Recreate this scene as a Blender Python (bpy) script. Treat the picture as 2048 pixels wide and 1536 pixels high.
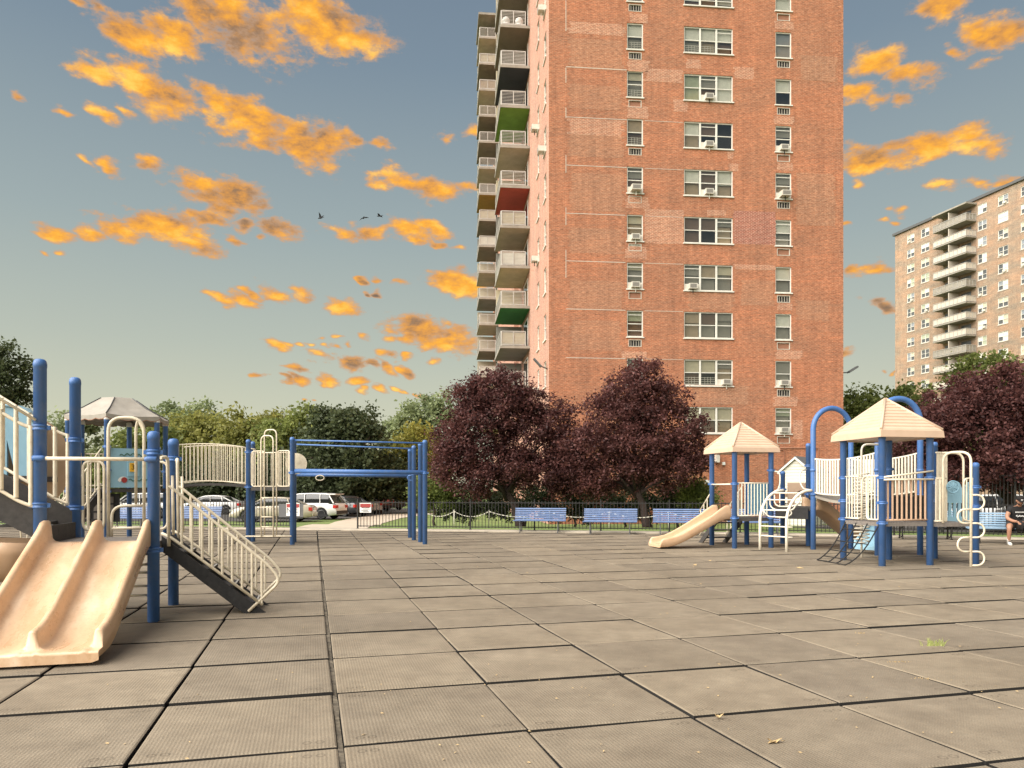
import bpy, bmesh, math, random
import numpy as np
from mathutils import Vector, Matrix

# ------------------------------------------------------------------ scene, camera, sky, sun, exposure
S = bpy.context.scene
for o in list(bpy.data.objects):
    bpy.data.objects.remove(o, do_unlink=True)
COL = S.collection
R = math.radians
FPX, EYE, HOR = 1500.0, 1.55, 979.0           # focal length in photo pixels, eye height, horizon row

cam_d = bpy.data.cameras.new('camera'); cam = bpy.data.objects.new('camera', cam_d); COL.objects.link(cam)
cam.location = (0, 0, EYE); cam.rotation_euler = (R(90), 0, 0)
cam_d.sensor_width = 36; cam_d.lens = FPX / 2048 * 36
cam_d.shift_y = (HOR - 768) / 2048
cam_d.clip_start = 0.05; cam_d.clip_end = 6000
S.camera = cam

SUN_DIR = Vector((-0.62, -0.42, 0.66)).normalized()       # towards the sun
SUN_EL = math.asin(SUN_DIR.z)
SUN_AZ = math.atan2(SUN_DIR.x, SUN_DIR.y)
sun_d = bpy.data.lights.new('sun', 'SUN'); sun = bpy.data.objects.new('sun', sun_d); COL.objects.link(sun)
sun_d.energy = 4.3; sun_d.angle = R(80); sun_d.color = (1.0, 0.945, 0.87)
sun.rotation_euler = SUN_DIR.to_track_quat('Z', 'Y').to_euler(); sun.location = (-20, -10, 40)

S.view_settings.view_transform = 'Standard'; S.view_settings.look = 'None'
S.view_settings.gamma = 1.0; S.view_settings.use_curve_mapping = False
S.view_settings.exposure = 1.15

def build_world():
    w = bpy.data.worlds.new('World'); S.world = w; w.use_nodes = True
    nt = w.node_tree; nt.nodes.clear(); L = nt.links.new
    def N(t, **k):
        n = nt.nodes.new(t)
        for a, b in k.items(): setattr(n, a, b)
        return n
    def M(op, a, b=None, c=None):
        n = N('ShaderNodeMath', operation=op)
        for i, x in enumerate((a, b, c)):
            if x is None: continue
            if isinstance(x, (int, float)): n.inputs[i].default_value = x
            else: L(x, n.inputs[i])
        return n.outputs[0]
    def mixc(f, a, b):
        n = N('ShaderNodeMix', data_type='RGBA')
        for i, x in ((0, f), (6, a), (7, b)):
            if isinstance(x, (int, float)): n.inputs[i].default_value = x
            elif isinstance(x, tuple): n.inputs[i].default_value = (*x, 1)
            else: L(x, n.inputs[i])
        return n.outputs[2]
    out = N('ShaderNodeOutputWorld'); bg = N('ShaderNodeBackground')
    sky = N('ShaderNodeTexSky', sky_type='NISHITA', sun_disc=False)
    sky.sun_elevation = SUN_EL; sky.sun_rotation = SUN_AZ % (2 * math.pi)
    sky.air_density = 1.2; sky.dust_density = 2.5; sky.ozone_density = 1.5
    tc = N('ShaderNodeTexCoord'); sep = N('ShaderNodeSeparateXYZ'); L(tc.outputs['Generated'], sep.inputs[0])
    X, Y, Z = sep.outputs
    az = M('ARCTAN2', X, Y)
    hor = M('SQRT', M('ADD', M('MULTIPLY', X, X), M('MULTIPLY', Y, Y)))
    el = M('ARCTAN2', Z, hor)
    # dusk haze gradient over the physical sky (same all round the horizon)
    ramp = N('ShaderNodeValToRGB'); L(M('MULTIPLY', el, 1 / 0.75), ramp.inputs[0])
    E = ramp.color_ramp.elements
    E[0].position = 0.0; E[0].color = (0.74, 0.71, 0.50, 1)
    E[1].position = 1.0; E[1].color = (0.128, 0.180, 0.268, 1)
    for p, c in ((0.10, (0.64, 0.64, 0.48)), (0.24, (0.485, 0.53, 0.455)), (0.42, (0.345, 0.418, 0.422)), (0.68, (0.205, 0.278, 0.345))):
        e = E.new(p); e.color = (*c, 1)
    hs = N('ShaderNodeHueSaturation'); hs.inputs['Saturation'].default_value = 0.55; hs.inputs['Value'].default_value = 0.085
    L(sky.outputs[0], hs.inputs['Color'])
    base = mixc(0.92, hs.outputs[0], ramp.outputs[0])
    # clouds: azimuth folds every 72 degrees so the same scattered cumulus goes on all round
    azf = M('SUBTRACT', M('PINGPONG', M('ADD', az, 0.63), 1.26), 0.63)
    cmb = N('ShaderNodeCombineXYZ'); L(azf, cmb.inputs[0]); L(el, cmb.inputs[1])
    def noise(scale, detail, vec, rough=0.55, dist=0.0):
        n = N('ShaderNodeTexNoise', noise_dimensions='2D'); n.inputs['Scale'].default_value = scale; n.inputs['Detail'].default_value = detail
        n.inputs['Roughness'].default_value = rough; n.inputs['Distortion'].default_value = dist
        L(vec, n.inputs['Vector']); return n
    st = N('ShaderNodeMapping'); st.inputs['Scale'].default_value = (0.62, 1.25, 1); st.inputs['Rotation'].default_value = (0, 0, R(-14))
    L(cmb.outputs[0], st.inputs['Vector'])
    wn = noise(13, 3, st.outputs[0], 0.6)
    wv = N('ShaderNodeVectorMath', operation='MULTIPLY_ADD'); L(wn.outputs['Color'], wv.inputs[0])
    wv.inputs[1].default_value = (0.075, 0.042, 0); wv.inputs[2].default_value = (0, 0, 0)
    wa = N('ShaderNodeVectorMath', operation='ADD'); L(wv.outputs[0], wa.inputs[0]); L(cmb.outputs[0], wa.inputs[1])
    wsub = N('ShaderNodeVectorMath', operation='SUBTRACT'); L(wa.outputs[0], wsub.inputs[0]); wsub.inputs[1].default_value = (0.0375, 0.021, 0)
    # (px, py, half width, half height, tilt, thickness) of the clouds, as directions in the sky
    CL = [(300, 68, 110, 34, 0, 1), (480, 42, 170, 58, 0, .95), (640, 48, 130, 52, 22, 1.15), (720, 82, 70, 30, 8, .9), (170, 8, 60, 16, 15, .7),
          (200, 152, 76, 27, 2, 1), (300, 178, 110, 40, 22, 1.1), (395, 175, 34, 36, 45, .9), (420, 208, 70, 34, 22, 1.1), (480, 238, 125, 46, 20, 1.2), (600, 285, 105, 50, 20, 1.2), (610, 262, 100, 28, 14, .9), (735, 275, 66, 16, 10, .8),
          (35, 192, 20, 10, -20, .5), (230, 230, 34, 9, 0, .55), (145, 220, 18, 8, 0, .5), (185, 325, 24, 12, 10, .7), (265, 330, 66, 14, 0, .75),
          (430, 375, 96, 30, 8, 1), (470, 405, 90, 24, 4, .8), (450, 440, 70, 18, 10, .6), (560, 455, 70, 26, 20, .9),
          (130, 462, 76, 20, 2, .9), (230, 458, 76, 30, 4, 1), (330, 465, 110, 44, 15, 1.2), (395, 492, 70, 26, 6, 1), (440, 480, 60, 14, 0, .7), (95, 503, 40, 8, 0, .5), (510, 480, 40, 8, -8, .45),
          (840, 368, 100, 30, 10, 1.1), (790, 355, 50, 26, 0, .9), (920, 380, 50, 16, 0, .7),
          (700, 468, 56, 26, -5, .9), (770, 460, 80, 22, -6, .9), (850, 458, 66, 20, -6, .85), (870, 486, 66, 12, 12, .75), (560, 575, 54, 16, -6, .75), (455, 594, 46, 13, 4, .8), (510, 578, 40, 9, -8, .6),
          (690, 607, 44, 22, 4, .9), (775, 563, 50, 8, 4, .7), (755, 581, 26, 7, 0, .65), (915, 565, 66, 32, 10, 1.1),
          (830, 655, 76, 26, 4, 1.1), (890, 672, 86, 28, 6, 1.1), (775, 680, 50, 10, -6, .6), (550, 694, 36, 18, 0, .95), (605, 690, 50, 9, 4, .65), (675, 680, 34, 7, 2, .6), (690, 697, 34, 6, 0, .6),
          (670, 724, 66, 18, 10, .9), (740, 738, 60, 11, 4, .7), (785, 712, 36, 12, 0, .8), (800, 738, 44, 10, 2, .8), (850, 712, 44, 9, 4, .6),
          (585, 745, 24, 10, -10, .5), (600, 762, 46, 10, 0, .7), (535, 762, 30, 6, 0, .6), (670, 762, 60, 14, 6, .95), (750, 782, 50, 7, -3, .65), (820, 782, 40, 7, 4, .65), (610, 797, 20, 4, 0, .4),
          (925, 262, 60, 14, -6, .55),
          (1900, 20, 66, 34, 12, 1.0), (1985, 50, 90, 34, 12, 1.05), (1930, 110, 66, 15, 6, .6), (1740, 130, 90, 30, 10, .8), (1820, 160, 80, 26, 6, .95), (1705, 185, 50, 26, 0, .75), (1780, 205, 50, 14, 0, .5),
          (1750, 320, 92, 30, 8, 1.05), (1900, 285, 110, 30, 4, 1.0), (1940, 265, 60, 20, 4, .8), (1715, 368, 26, 9, 0, .6), (1960, 370, 100, 17, -6, .85), (1795, 425, 26, 12, 10, .75), (1780, 444, 24, 7, 10, .5),
          (1720, 545, 52, 13, -10, .7), (1765, 605, 48, 15, 16, .85), (1700, 696, 26, 7, 0, .6), (1690, 455, 12, 8, 0, .5), (1790, 740, 26, 6, 8, .5),
          (1250, 200, 200, 40, 10, 1), (1450, 420, 160, 36, 8, 1), (1150, 560, 120, 30, 6, 1), (1500, 650, 100, 24, 5, 1)]
    # discs in a sheared sky space (all clouds lean the same way); long clouds take several
    AS, TL = 2.3, R(-9)
    ct, sn = math.cos(TL), math.sin(TL)
    mp = N('ShaderNodeMapping'); mp.inputs['Rotation'].default_value = (0, 0, -TL); L(wsub.outputs[0], mp.inputs['Vector'])
    sq = N('ShaderNodeVectorMath', operation='MULTIPLY'); sq.inputs[1].default_value = (1, AS, 0); L(mp.outputs[0], sq.inputs[0])
    acc = None
    for (px, py, hw, hh, tilt, th) in CL:
        asp = hw / (hh * AS); n = 1 if asp < 1.35 else (2 if asp < 2.3 else 3)
        rad = hh * AS if n > 1 else math.sqrt(hw * hh * AS)
        for k in range(n):
            t = 0 if n == 1 else (2 * k / (n - 1) - 1) * max(0, hw - rad * .9)
            qx, qy = px + t * math.cos(R(tilt)), py + t * math.sin(R(tilt))
            a = math.atan((qx - 1024) / FPX); c = math.cos(a); e = math.atan((HOR - qy) / FPX * c)
            X2, Y2 = a * ct + e * sn, (-a * sn + e * ct) * AS
            r = 1.08 * rad / FPX * c
            ds = N('ShaderNodeVectorMath', operation='DISTANCE'); L(sq.outputs[0], ds.inputs[0]); ds.inputs[1].default_value = (X2, Y2, 0)
            w_ = .55 + .45 * th
            d = M('MULTIPLY_ADD', ds.outputs['Value'], -w_ / r, w_)
            acc = d if acc is None else M('MAXIMUM', acc, d)
    fb = noise(17, 8, st.outputs[0], 0.68)
    fb2 = noise(52, 4, st.outputs[0], 0.65)
    dens = M('ADD', M('MULTIPLY', acc, 1.25), M('ADD', M('MULTIPLY', M('SUBTRACT', fb.outputs[0], 0.50), 2.0), M('MULTIPLY', M('SUBTRACT', fb2.outputs[0], 0.5), 1.5)))
    def mr(v, a, b, c=0.0, d=1.0):
        n = N('ShaderNodeMapRange', interpolation_type='SMOOTHSTEP'); L(v, n.inputs[0])
        for i, x in enumerate((a, b, c, d)): n.inputs[i + 1].default_value = x
        return n.outputs[0]
    alpha = M('MULTIPLY', mr(dens, 0.08, 0.66), mr(acc, -0.40, 0.12))
    core = mr(dens, 0.25, 1.05)
    # lit from low on the left: each lump is bright below and brown-grey above
    off = N('ShaderNodeVectorMath', operation='ADD'); L(st.outputs[0], off.inputs[0]); off.inputs[1].default_value = (0.016, 0.026, 0)
    fbo = noise(17, 4, off.outputs[0], 0.6)
    shv = noise(7.5, 3, st.outputs[0], 0.6)
    tone = M('ADD', M('MULTIPLY_ADD', M('SUBTRACT', fbo.outputs[0], fb.outputs[0]), 1.0, 0.66), M('ADD', M('MULTIPLY', M('SUBTRACT', fb2.outputs[0], 0.5), 0.75), M('MULTIPLY', M('MULTIPLY', M('SUBTRACT', shv.outputs[0], 0.44), mr(acc, 0.10, 0.60)), -1.25)))
    tr = N('ShaderNodeValToRGB'); L(tone, tr.inputs[0]); E = tr.color_ramp.elements
    E[0].position = 0.08; E[0].color = (0.19, 0.135, 0.10, 1); E[1].position = 0.98; E[1].color = (1.2, 0.70, 0.13, 1)
    for p, c in ((0.28, (0.36, 0.20, 0.10)), (0.46, (0.74, 0.33, 0.075)), (0.66, (1.02, 0.45, 0.045))):
        e = E.new(p); e.color = (*c, 1)
    warm = mixc(core, (0.60, 0.36, 0.21), tr.outputs[0])
    final = mixc(M('MULTIPLY', alpha, 0.96), base, warm)
    L(final, bg.inputs['Color']); bg.inputs['Strength'].default_value = 0.47
    L(bg.outputs[0], out.inputs['Surface'])
    w.cycles.sampling_method = 'NONE'
build_world()
S.cycles.max_bounces = 6; S.cycles.diffuse_bounces = 3; S.cycles.glossy_bounces = 2; S.cycles.transmission_bounces = 2; S.cycles.transparent_max_bounces = 8
S.cycles.use_adaptive_sampling = True; S.cycles.adaptive_threshold = .02; S.cycles.use_denoising = True

# ------------------------------------------------------------------ helpers
rnd = random.Random(11)
def gd(py): return FPX * EYE / (py - HOR)                       # ground distance of a photo row
def gp(px, py):
    d = gd(py); return ((px - 1024) / FPX * d, d)
def wp(px, py, d): return ((px - 1024) / FPX * d, d, EYE - (py - HOR) * d / FPX)
def zz(py, d): return EYE - (py - HOR) * d / FPX

MAT = {}
def nodes_of(name):
    m = bpy.data.materials.new(name); m.use_nodes = True; MAT[name] = m
    nt = m.node_tree; b = nt.nodes['Principled BSDF']
    return m, nt, b
def mat(name, col, rough=0.6, var=0.12, scale=6.0, bump=0.0, bscale=60.0, spec=0.4, metal=0.0, dirt=None, dscale=1.6, damt=0.35, coat=0.0, coords='Object'):
    m, nt, b = nodes_of(name); L = nt.links.new
    b.inputs['Roughness'].default_value = rough; b.inputs['Metallic'].default_value = metal
    b.inputs['Specular IOR Level'].default_value = spec; b.inputs['Coat Weight'].default_value = coat
    tc = nt.nodes.new('ShaderNodeTexCoord')
    geo = nt.nodes.new('ShaderNodeNewGeometry')
    vec = tc.outputs['Object'] if coords == 'Object' else geo.outputs['Position']
    n = nt.nodes.new('ShaderNodeTexNoise'); n.inputs['Scale'].default_value = scale; n.inputs['Detail'].default_value = 6; n.inputs['Roughness'].default_value = .6
    L(vec, n.inputs['Vector'])
    r = nt.nodes.new('ShaderNodeValToRGB'); L(n.outputs[0], r.inputs[0])
    r.color_ramp.elements[0].position = .3; r.color_ramp.elements[1].position = .7
    r.color_ramp.elements[0].color = (*[c * (1 - var) for c in col], 1)
    r.color_ramp.elements[1].color = (*[min(1, c * (1 + var)) for c in col], 1)
    c = r.outputs[0]
    if dirt:
        n2 = nt.nodes.new('ShaderNodeTexNoise'); n2.inputs['Scale'].default_value = dscale; n2.inputs['Detail'].default_value = 8; n2.inputs['Roughness'].default_value = .7
        L(geo.outputs['Position'], n2.inputs['Vector'])
        r2 = nt.nodes.new('ShaderNodeValToRGB'); L(n2.outputs[0], r2.inputs[0]); r2.color_ramp.elements[0].position = .48; r2.color_ramp.elements[1].position = .78
        r2.color_ramp.elements[1].color = (damt, damt, damt, 1)
        mx = nt.nodes.new('ShaderNodeMix'); mx.data_type = 'RGBA'; L(r2.outputs[0], mx.inputs[0]); L(c, mx.inputs[6]); mx.inputs[7].default_value = (*dirt, 1); c = mx.outputs[2]
    L(c, b.inputs['Base Color'])
    if bump:
        nb = nt.nodes.new('ShaderNodeTexNoise'); nb.inputs['Scale'].default_value = bscale; nb.inputs['Detail'].default_value = 4; L(vec, nb.inputs['Vector'])
        bp = nt.nodes.new('ShaderNodeBump'); bp.inputs['Strength'].default_value = bump; bp.inputs['Distance'].default_value = .01
        L(nb.outputs[0], bp.inputs['Height']); L(bp.outputs[0], b.inputs['Normal'])
    return m

class MB:
    """collects shapes, then links them as ONE mesh object"""
    def __init__(s): s.v = []; s.f = []; s.m = []; s.s = []
    def add(s, vs, fs, mi=0, smooth=False):
        k = len(s.v); s.v += [tuple(p) for p in vs]
        for f in fs: s.f.append(tuple(i + k for i in f)); s.m.append(mi); s.s.append(smooth)
        return s
    def box(s, lo, hi, mi=0):
        x0, y0, z0 = lo; x1, y1, z1 = hi
        return s.add([(x0, y0, z0), (x1, y0, z0), (x1, y1, z0), (x0, y1, z0), (x0, y0, z1), (x1, y0, z1), (x1, y1, z1), (x0, y1, z1)],
                     [(3, 2, 1, 0), (4, 5, 6, 7), (0, 1, 5, 4), (1, 2, 6, 5), (2, 3, 7, 6), (3, 0, 4, 7)], mi)
    def bar(s, a, b, w, h, mi=0):
        """rectangular bar from a to b, w across, h tall"""
        a = Vector(a); b = Vector(b); d = (b - a).normalized()
        up = Vector((0, 0, 1)) if abs(d.z) < .95 else Vector((0, 1, 0))
        sd = d.cross(up).normalized(); up = sd.cross(d)
        o = [sd * (i * w / 2) + up * (j * h / 2) for i, j in ((-1, -1), (1, -1), (1, 1), (-1, 1))]
        return s.add([a + p for p in o] + [b + p for p in o], [(0, 1, 2, 3), (7, 6, 5, 4), (0, 4, 5, 1), (1, 5, 6, 2), (2, 6, 7, 3), (3, 7, 4, 0)], mi)
    def tube(s, pts, r, n=8, mi=0, closed=False, caps=True):
        P = [Vector(p) for p in pts]; k = len(P)
        rr = r if isinstance(r, (list, tuple)) else [r] * k
        T = []
        for i in range(k):
            a = P[i - 1] if (i > 0 or closed) else P[i]; b = P[(i + 1) % k] if (i < k - 1 or closed) else P[i]
            T.append((b - a).normalized())
        nrm = T[0].orthogonal().normalized(); vs = []
        for i in range(k):
            if i: nrm = (nrm - T[i] * nrm.dot(T[i])); nrm = nrm.normalized() if nrm.length > 1e-6 else T[i].orthogonal().normalized()
            bn = T[i].cross(nrm)
            for j in range(n):
                t = 2 * math.pi * j / n; vs.append(P[i] + (nrm * math.cos(t) + bn * math.sin(t)) * rr[i])
        fs = []
        for i in range(k if closed else k - 1):
            q = ((i + 1) % k) * n
            for j in range(n): fs.append((i * n + j, i * n + (j + 1) % n, q + (j + 1) % n, q + j))
        s.add(vs, fs, mi, True)
        if caps and not closed: 
            b0 = len(s.v) - k * n
            s.f.append(tuple(b0 + j for j in reversed(range(n)))); s.m.append(mi); s.s.append(False)
            s.f.append(tuple(b0 + (k - 1) * n + j for j in range(n))); s.m.append(mi); s.s.append(False)
        return s
    def lathe(s, prof, c=(0, 0, 0), n=12, mi=0, smooth=True):
        vs = []; k = len(prof)
        for (r, z) in prof:
            for j in range(n):
                t = 2 * math.pi * j / n; vs.append((c[0] + r * math.cos(t), c[1] + r * math.sin(t), c[2] + z))
        fs = [(i * n + j, i * n + (j + 1) % n, (i + 1) * n + (j + 1) % n, (i + 1) * n + j) for i in range(k - 1) for j in range(n)]
        s.add(vs, fs, mi, smooth); b0 = len(s.v) - k * n
        s.f.append(tuple(b0 + j for j in reversed(range(n)))); s.m.append(mi); s.s.append(False)
        s.f.append(tuple(b0 + (k - 1) * n + j for j in range(n))); s.m.append(mi); s.s.append(smooth and prof[-1][0] < .02)
        return s
    def prism(s, poly, ext, mi=0):
        """planar polygon of 3D points pushed along the vector ext"""
        k = len(poly); e = Vector(ext); a = [Vector(p) for p in poly]
        fs = [tuple(reversed(range(k))), tuple(range(k, 2 * k))] + [(i, (i + 1) % k, k + (i + 1) % k, k + i) for i in range(k)]
        return s.add(a + [p + e for p in a], fs, mi)
    def loft(s, rings, mi=0, smooth=True, caps=True, closed=True):
        n = len(rings[0]); vs = [p for r in rings for p in r]; fs = []
        for i in range(len(rings) - 1):
            for j in range(n if closed else n - 1):
                fs.append((i * n + j, i * n + (j + 1) % n, (i + 1) * n + (j + 1) % n, (i + 1) * n + j))
        s.add(vs, fs, mi, smooth)
        if caps:
            b0 = len(s.v) - len(vs)
            s.f.append(tuple(b0 + j for j in reversed(range(n)))); s.m.append(mi); s.s.append(False)
            s.f.append(tuple(b0 + (len(rings) - 1) * n + j for j in range(n))); s.m.append(mi); s.s.append(False)
        return s
    def mesh(s, name, mats, org=(0, 0, 0)):
        me = bpy.data.meshes.new(name)
        me.from_pydata([(a - org[0], b - org[1], c - org[2]) for a, b, c in s.v], [], s.f)
        for m in (mats if isinstance(mats, (list, tuple)) else [mats]): me.materials.append(MAT[m])
        me.polygons.foreach_set('material_index', s.m); me.polygons.foreach_set('use_smooth', s.s)
        bm = bmesh.new(); bm.from_mesh(me); bmesh.ops.recalc_face_normals(bm, faces=bm.faces); bm.to_mesh(me); bm.free()
        return me
    def build(s, name, mats, parent=None, org=(0, 0, 0)):
        return obj(name, s.mesh(name, mats, org), parent)

def obj(name, me, parent=None, loc=(0, 0, 0), rot=(0, 0, 0), scale=(1, 1, 1)):
    o = bpy.data.objects.new(name, me); COL.objects.link(o); o.parent = parent
    o.location = loc; o.rotation_euler = rot; o.scale = scale
    return o
def tag(o, label=None, cat=None, group=None, kind=None):
    if label: o['label'] = label
    if cat: o['category'] = cat
    if group: o['group'] = group
    if kind: o['kind'] = kind
    return o
def thing(name, label, cat, loc=(0, 0, 0), rz=0.0, group=None):
    o = bpy.data.objects.new(name, None); COL.objects.link(o); o.empty_display_size = .2
    o.location = loc; o.rotation_euler = (0, 0, rz)
    return tag(o, label, cat, group)
def copy_tree(o, parent=None):
    c = o.copy(); COL.objects.link(c); c.parent = parent
    for ch in o.children: copy_tree(ch, c)
    return c
def fillet(pts, r, n=5, closed=False):
    """polyline with its corners rounded"""
    P = [Vector(p) for p in pts]; k = len(P); out = []
    for i in range(k):
        if not closed and i in (0, k - 1): out.append(P[i]); continue
        a, b, c = P[i - 1], P[i], P[(i + 1) % k]
        d1 = (a - b); d2 = (c - b); q = min(r, d1.length * .48, d2.length * .48)
        p0 = b + d1.normalized() * q; p1 = b + d2.normalized() * q
        for j in range(n + 1):
            t = j / n; out.append(p0 * (1 - t) ** 2 + b * 2 * t * (1 - t) + p1 * t * t)
    return out
def arc(c, r, a0, a1, n, ax, ay):
    c = Vector(c); ax = Vector(ax); ay = Vector(ay)
    return [c + ax * (r * math.cos(a0 + (a1 - a0) * i / n)) + ay * (r * math.sin(a0 + (a1 - a0) * i / n)) for i in range(n + 1)]
def lerp(a, b, t): return tuple(x + (y - x) * t for x, y in zip(a, b))
# ------------------------------------------------------------------ materials
mat('blue_steel', (0.062, 0.150, 0.37), .42, .10, 3, bump=.06, bscale=120, dirt=(.17, .21, .29), dscale=6.0, damt=.5)
mat('cream_tube', (0.76, 0.67, 0.51), .42, .09, 4, bump=.05, bscale=90, dirt=(.34, .24, .14), dscale=9, damt=.55)
mat('tan_tube', (0.50, 0.33, 0.22), .45, .08, 4, dirt=(.3, .2, .13), dscale=5, damt=.3)
mat('white_slat', (0.74, 0.68, 0.56), .5, .06, 4, dirt=(.42, .36, .27), dscale=4, damt=.35)
mat('tan_plastic', (0.58, 0.39, 0.245), .36, .06, 1.2, bump=.04, bscale=25, spec=.5, dirt=(.50, .27, .13), dscale=3.0, damt=.55)
mat('roof_plastic', (0.56, 0.40, 0.285), .55, .06, 2.5, bump=.10, bscale=50, dirt=(.44, .30, .18), dscale=2.5, damt=.4)
mat('sky_plastic', (0.26, 0.44, 0.54), .45, .06, 3, dirt=(.14, .28, .36), dscale=3, damt=.4)
mat('sky_plastic_shaded', (0.055, 0.155, 0.23), .5, .08, 3)  # light blue plastic with the shade under the roof put into its colour
mat('deck_grey', (0.055, 0.050, 0.046), .8, .25, 14, bump=.3, bscale=150, dirt=(.13, .115, .10), dscale=3, damt=.5)
mat('deck_top', (0.19, 0.165, 0.145), .75, .2, 20, bump=.3, bscale=150)
mat('stair_black', (0.022, 0.021, 0.021), .7, .3, 20, bump=.25, bscale=120, dirt=(.06, .055, .05), dscale=4, damt=.5)
mat('canvas', (0.33, 0.30, 0.255), .9, .12, 4, bump=.15, bscale=100)
mat('net_rope', (0.018, 0.017, 0.016), .85, .2, 40)
mat('iron_black', (0.016, 0.015, 0.014), .5, .2, 20)
mat('yellow_block', (0.72, 0.40, 0.03), .5, .05)
mat('print_black', (0.012, 0.012, 0.012), .6, .05)
mat('print_white', (0.75, 0.74, 0.70), .6, .05)
mat('print_red', (0.30, 0.035, 0.03), .55, .08)
mat('print_green', (0.02, 0.09, 0.035), .6, .1)
mat('bench_blue', (0.105, 0.165, 0.315), .5, .16, 6, bump=.1, bscale=60, dirt=(.42, .46, .56), dscale=7, damt=.25)
mat('bench_pale', (0.21, 0.32, 0.43), .5, .12, 6, bump=.1, bscale=60, dirt=(.5, .56, .6), dscale=5, damt=.4)
mat('concrete', (0.40, 0.345, 0.27), .9, .16, 2.5, bump=.25, bscale=40, dirt=(.24, .205, .16), dscale=.9, damt=.6, coords='World')
mat('path_concrete', (0.46, 0.39, 0.30), .9, .12, 1.2, bump=.2, bscale=30, dirt=(.34, .28, .22), dscale=.5, damt=.5, coords='World')
mat('asphalt', (0.075, 0.07, 0.064), .92, .25, 3, bump=.3, bscale=60, coords='World')
mat('lawn', (0.125, 0.175, 0.045), .95, .35, .7, bump=.5, bscale=30, dirt=(.21, .21, .09), dscale=.35, damt=.7, coords='World')
mat('grass_blade', (0.36, 0.40, 0.13), .8, .3, 3)
mat('dry_leaf', (0.45, 0.32, 0.16), .9, .35, 30)
mat('seam_dirt', (0.115, 0.095, 0.068), .95, .5, 25, dirt=(.35, .29, .2), dscale=9, damt=.7, coords='World')
mat('base_rubber', (0.020, 0.018, 0.016), .95, .3, 10)
mat('bark', (0.085, 0.062, 0.047), .95, .35, 9, bump=.7, bscale=25)
mat('bark_dark', (0.045, 0.030, 0.026), .95, .35, 9, bump=.7, bscale=25)
mat('frame_white', (0.70, 0.67, 0.60), .5, .07, 5, dirt=(.45, .40, .33), dscale=2, damt=.35)
mat('sill_stone', (0.55, 0.49, 0.41), .8, .12, 5, dirt=(.3, .25, .2), dscale=2, damt=.5)
mat('ac_case', (0.60, 0.56, 0.48), .5, .08, 5, dirt=(.36, .31, .25), dscale=4, damt=.5)
mat('ac_fins', (0.22, 0.20, 0.175), .6, .2, 30)
mat('vent_dark', (0.030, 0.026, 0.023), .8, .3, 20)
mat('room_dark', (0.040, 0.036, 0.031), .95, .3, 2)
mat('alu', (0.50, 0.48, 0.44), .45, .1, 6, metal=.3, dirt=(.33, .29, .25), dscale=2, damt=.4)
mat('slab_conc', (0.30, 0.27, 0.225), .9, .15, 2, dirt=(.17, .145, .12), dscale=1.2, damt=.6)
mat('panel_cream', (0.52, 0.45, 0.31), .8, .08, 2)
mat('siding_white', (0.66, 0.62, 0.52), .6, .05, 3, dirt=(.45, .4, .33), dscale=1.5, damt=.35)
mat('shingle_grey', (0.12, 0.12, 0.12), .9, .2, 12)
mat('lamp_grey', (0.10, 0.10, 0.10), .5, .1)
mat('lamp_lens', (0.35, 0.35, 0.33), .25, .05)
mat('bird_black', (0.012, 0.012, 0.014), .8, .1)
mat('pipe_brown', (0.30, 0.14, 0.085), .7, .1)
for n, c in (('under_brown', (.20, .165, .125)), ('under_navy', (.04, .047, .062)), ('under_green', (.17, .31, .05)), ('under_beige', (.44, .375, .275)),
             ('under_red', (.42, .075, .05)), ('under_cream', (.50, .42, .26)), ('under_dkgreen', (.035, .20, .055)), ('under_grey', (.20, .19, .165)), ('under_ochre', (.37, .22, .05))):
    mat(n, c, .8, .12, 1.5, dirt=tuple(x * .55 for x in c), dscale=.9, damt=.5)
for n, c in (('shade_white', (.66, .65, .58)), ('shade_cream', (.52, .47, .35)), ('shade_tan', (.37, .29, .20)), ('shade_green', (.37, .40, .29)), ('shade_brown', (.145, .095, .068)), ('shade_grey', (.26, .245, .21)), ('shade_blue', (.25, .27, .29))):
    mat(n, c, .8, .08, 4)
for n, c in (('car_white', (.72, .71, .68)), ('car_beige', (.48, .42, .33)), ('car_dark', (.035, .035, .037)), ('car_silver', (.40, .40, .39)), ('car_red', (.20, .016, .016)), ('car_blue', (.05, .07, .11))):
    mat(n, c, .28, .03, 2, spec=.5, coat=.6)
mat('car_glass', (.02, .022, .022), .08, .1, spec=.7)
mat('hazed_glass', (.10, .108, .112), .12, .2, spec=.6)  # grey has distance haze and sky reflection put into the colour
mat('tyre', (.014, .014, .014), .85, .15); mat('rim', (.45, .45, .44), .3, .05, metal=.6); mat('trim_black', (.018, .018, .018), .6, .1)
mat('tail_red', (.42, .02, .015), .25, .1); mat('head_lamp', (.55, .55, .52), .15, .05)
mat('skin', (.36, .185, .115), .55, .08, 10); mat('shirt_black', (.016, .015, .015), .9, .2, 8, bump=.3, bscale=12)
mat('shorts_dark', (.025, .023, .022), .9, .2, 8, bump=.3, bscale=14); mat('shoe_white', (.66, .63, .57), .6, .06); mat('shoe_black', (.02, .02, .02), .6, .1); mat('hair_black', (.012, .01, .009), .9, .1)

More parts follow.
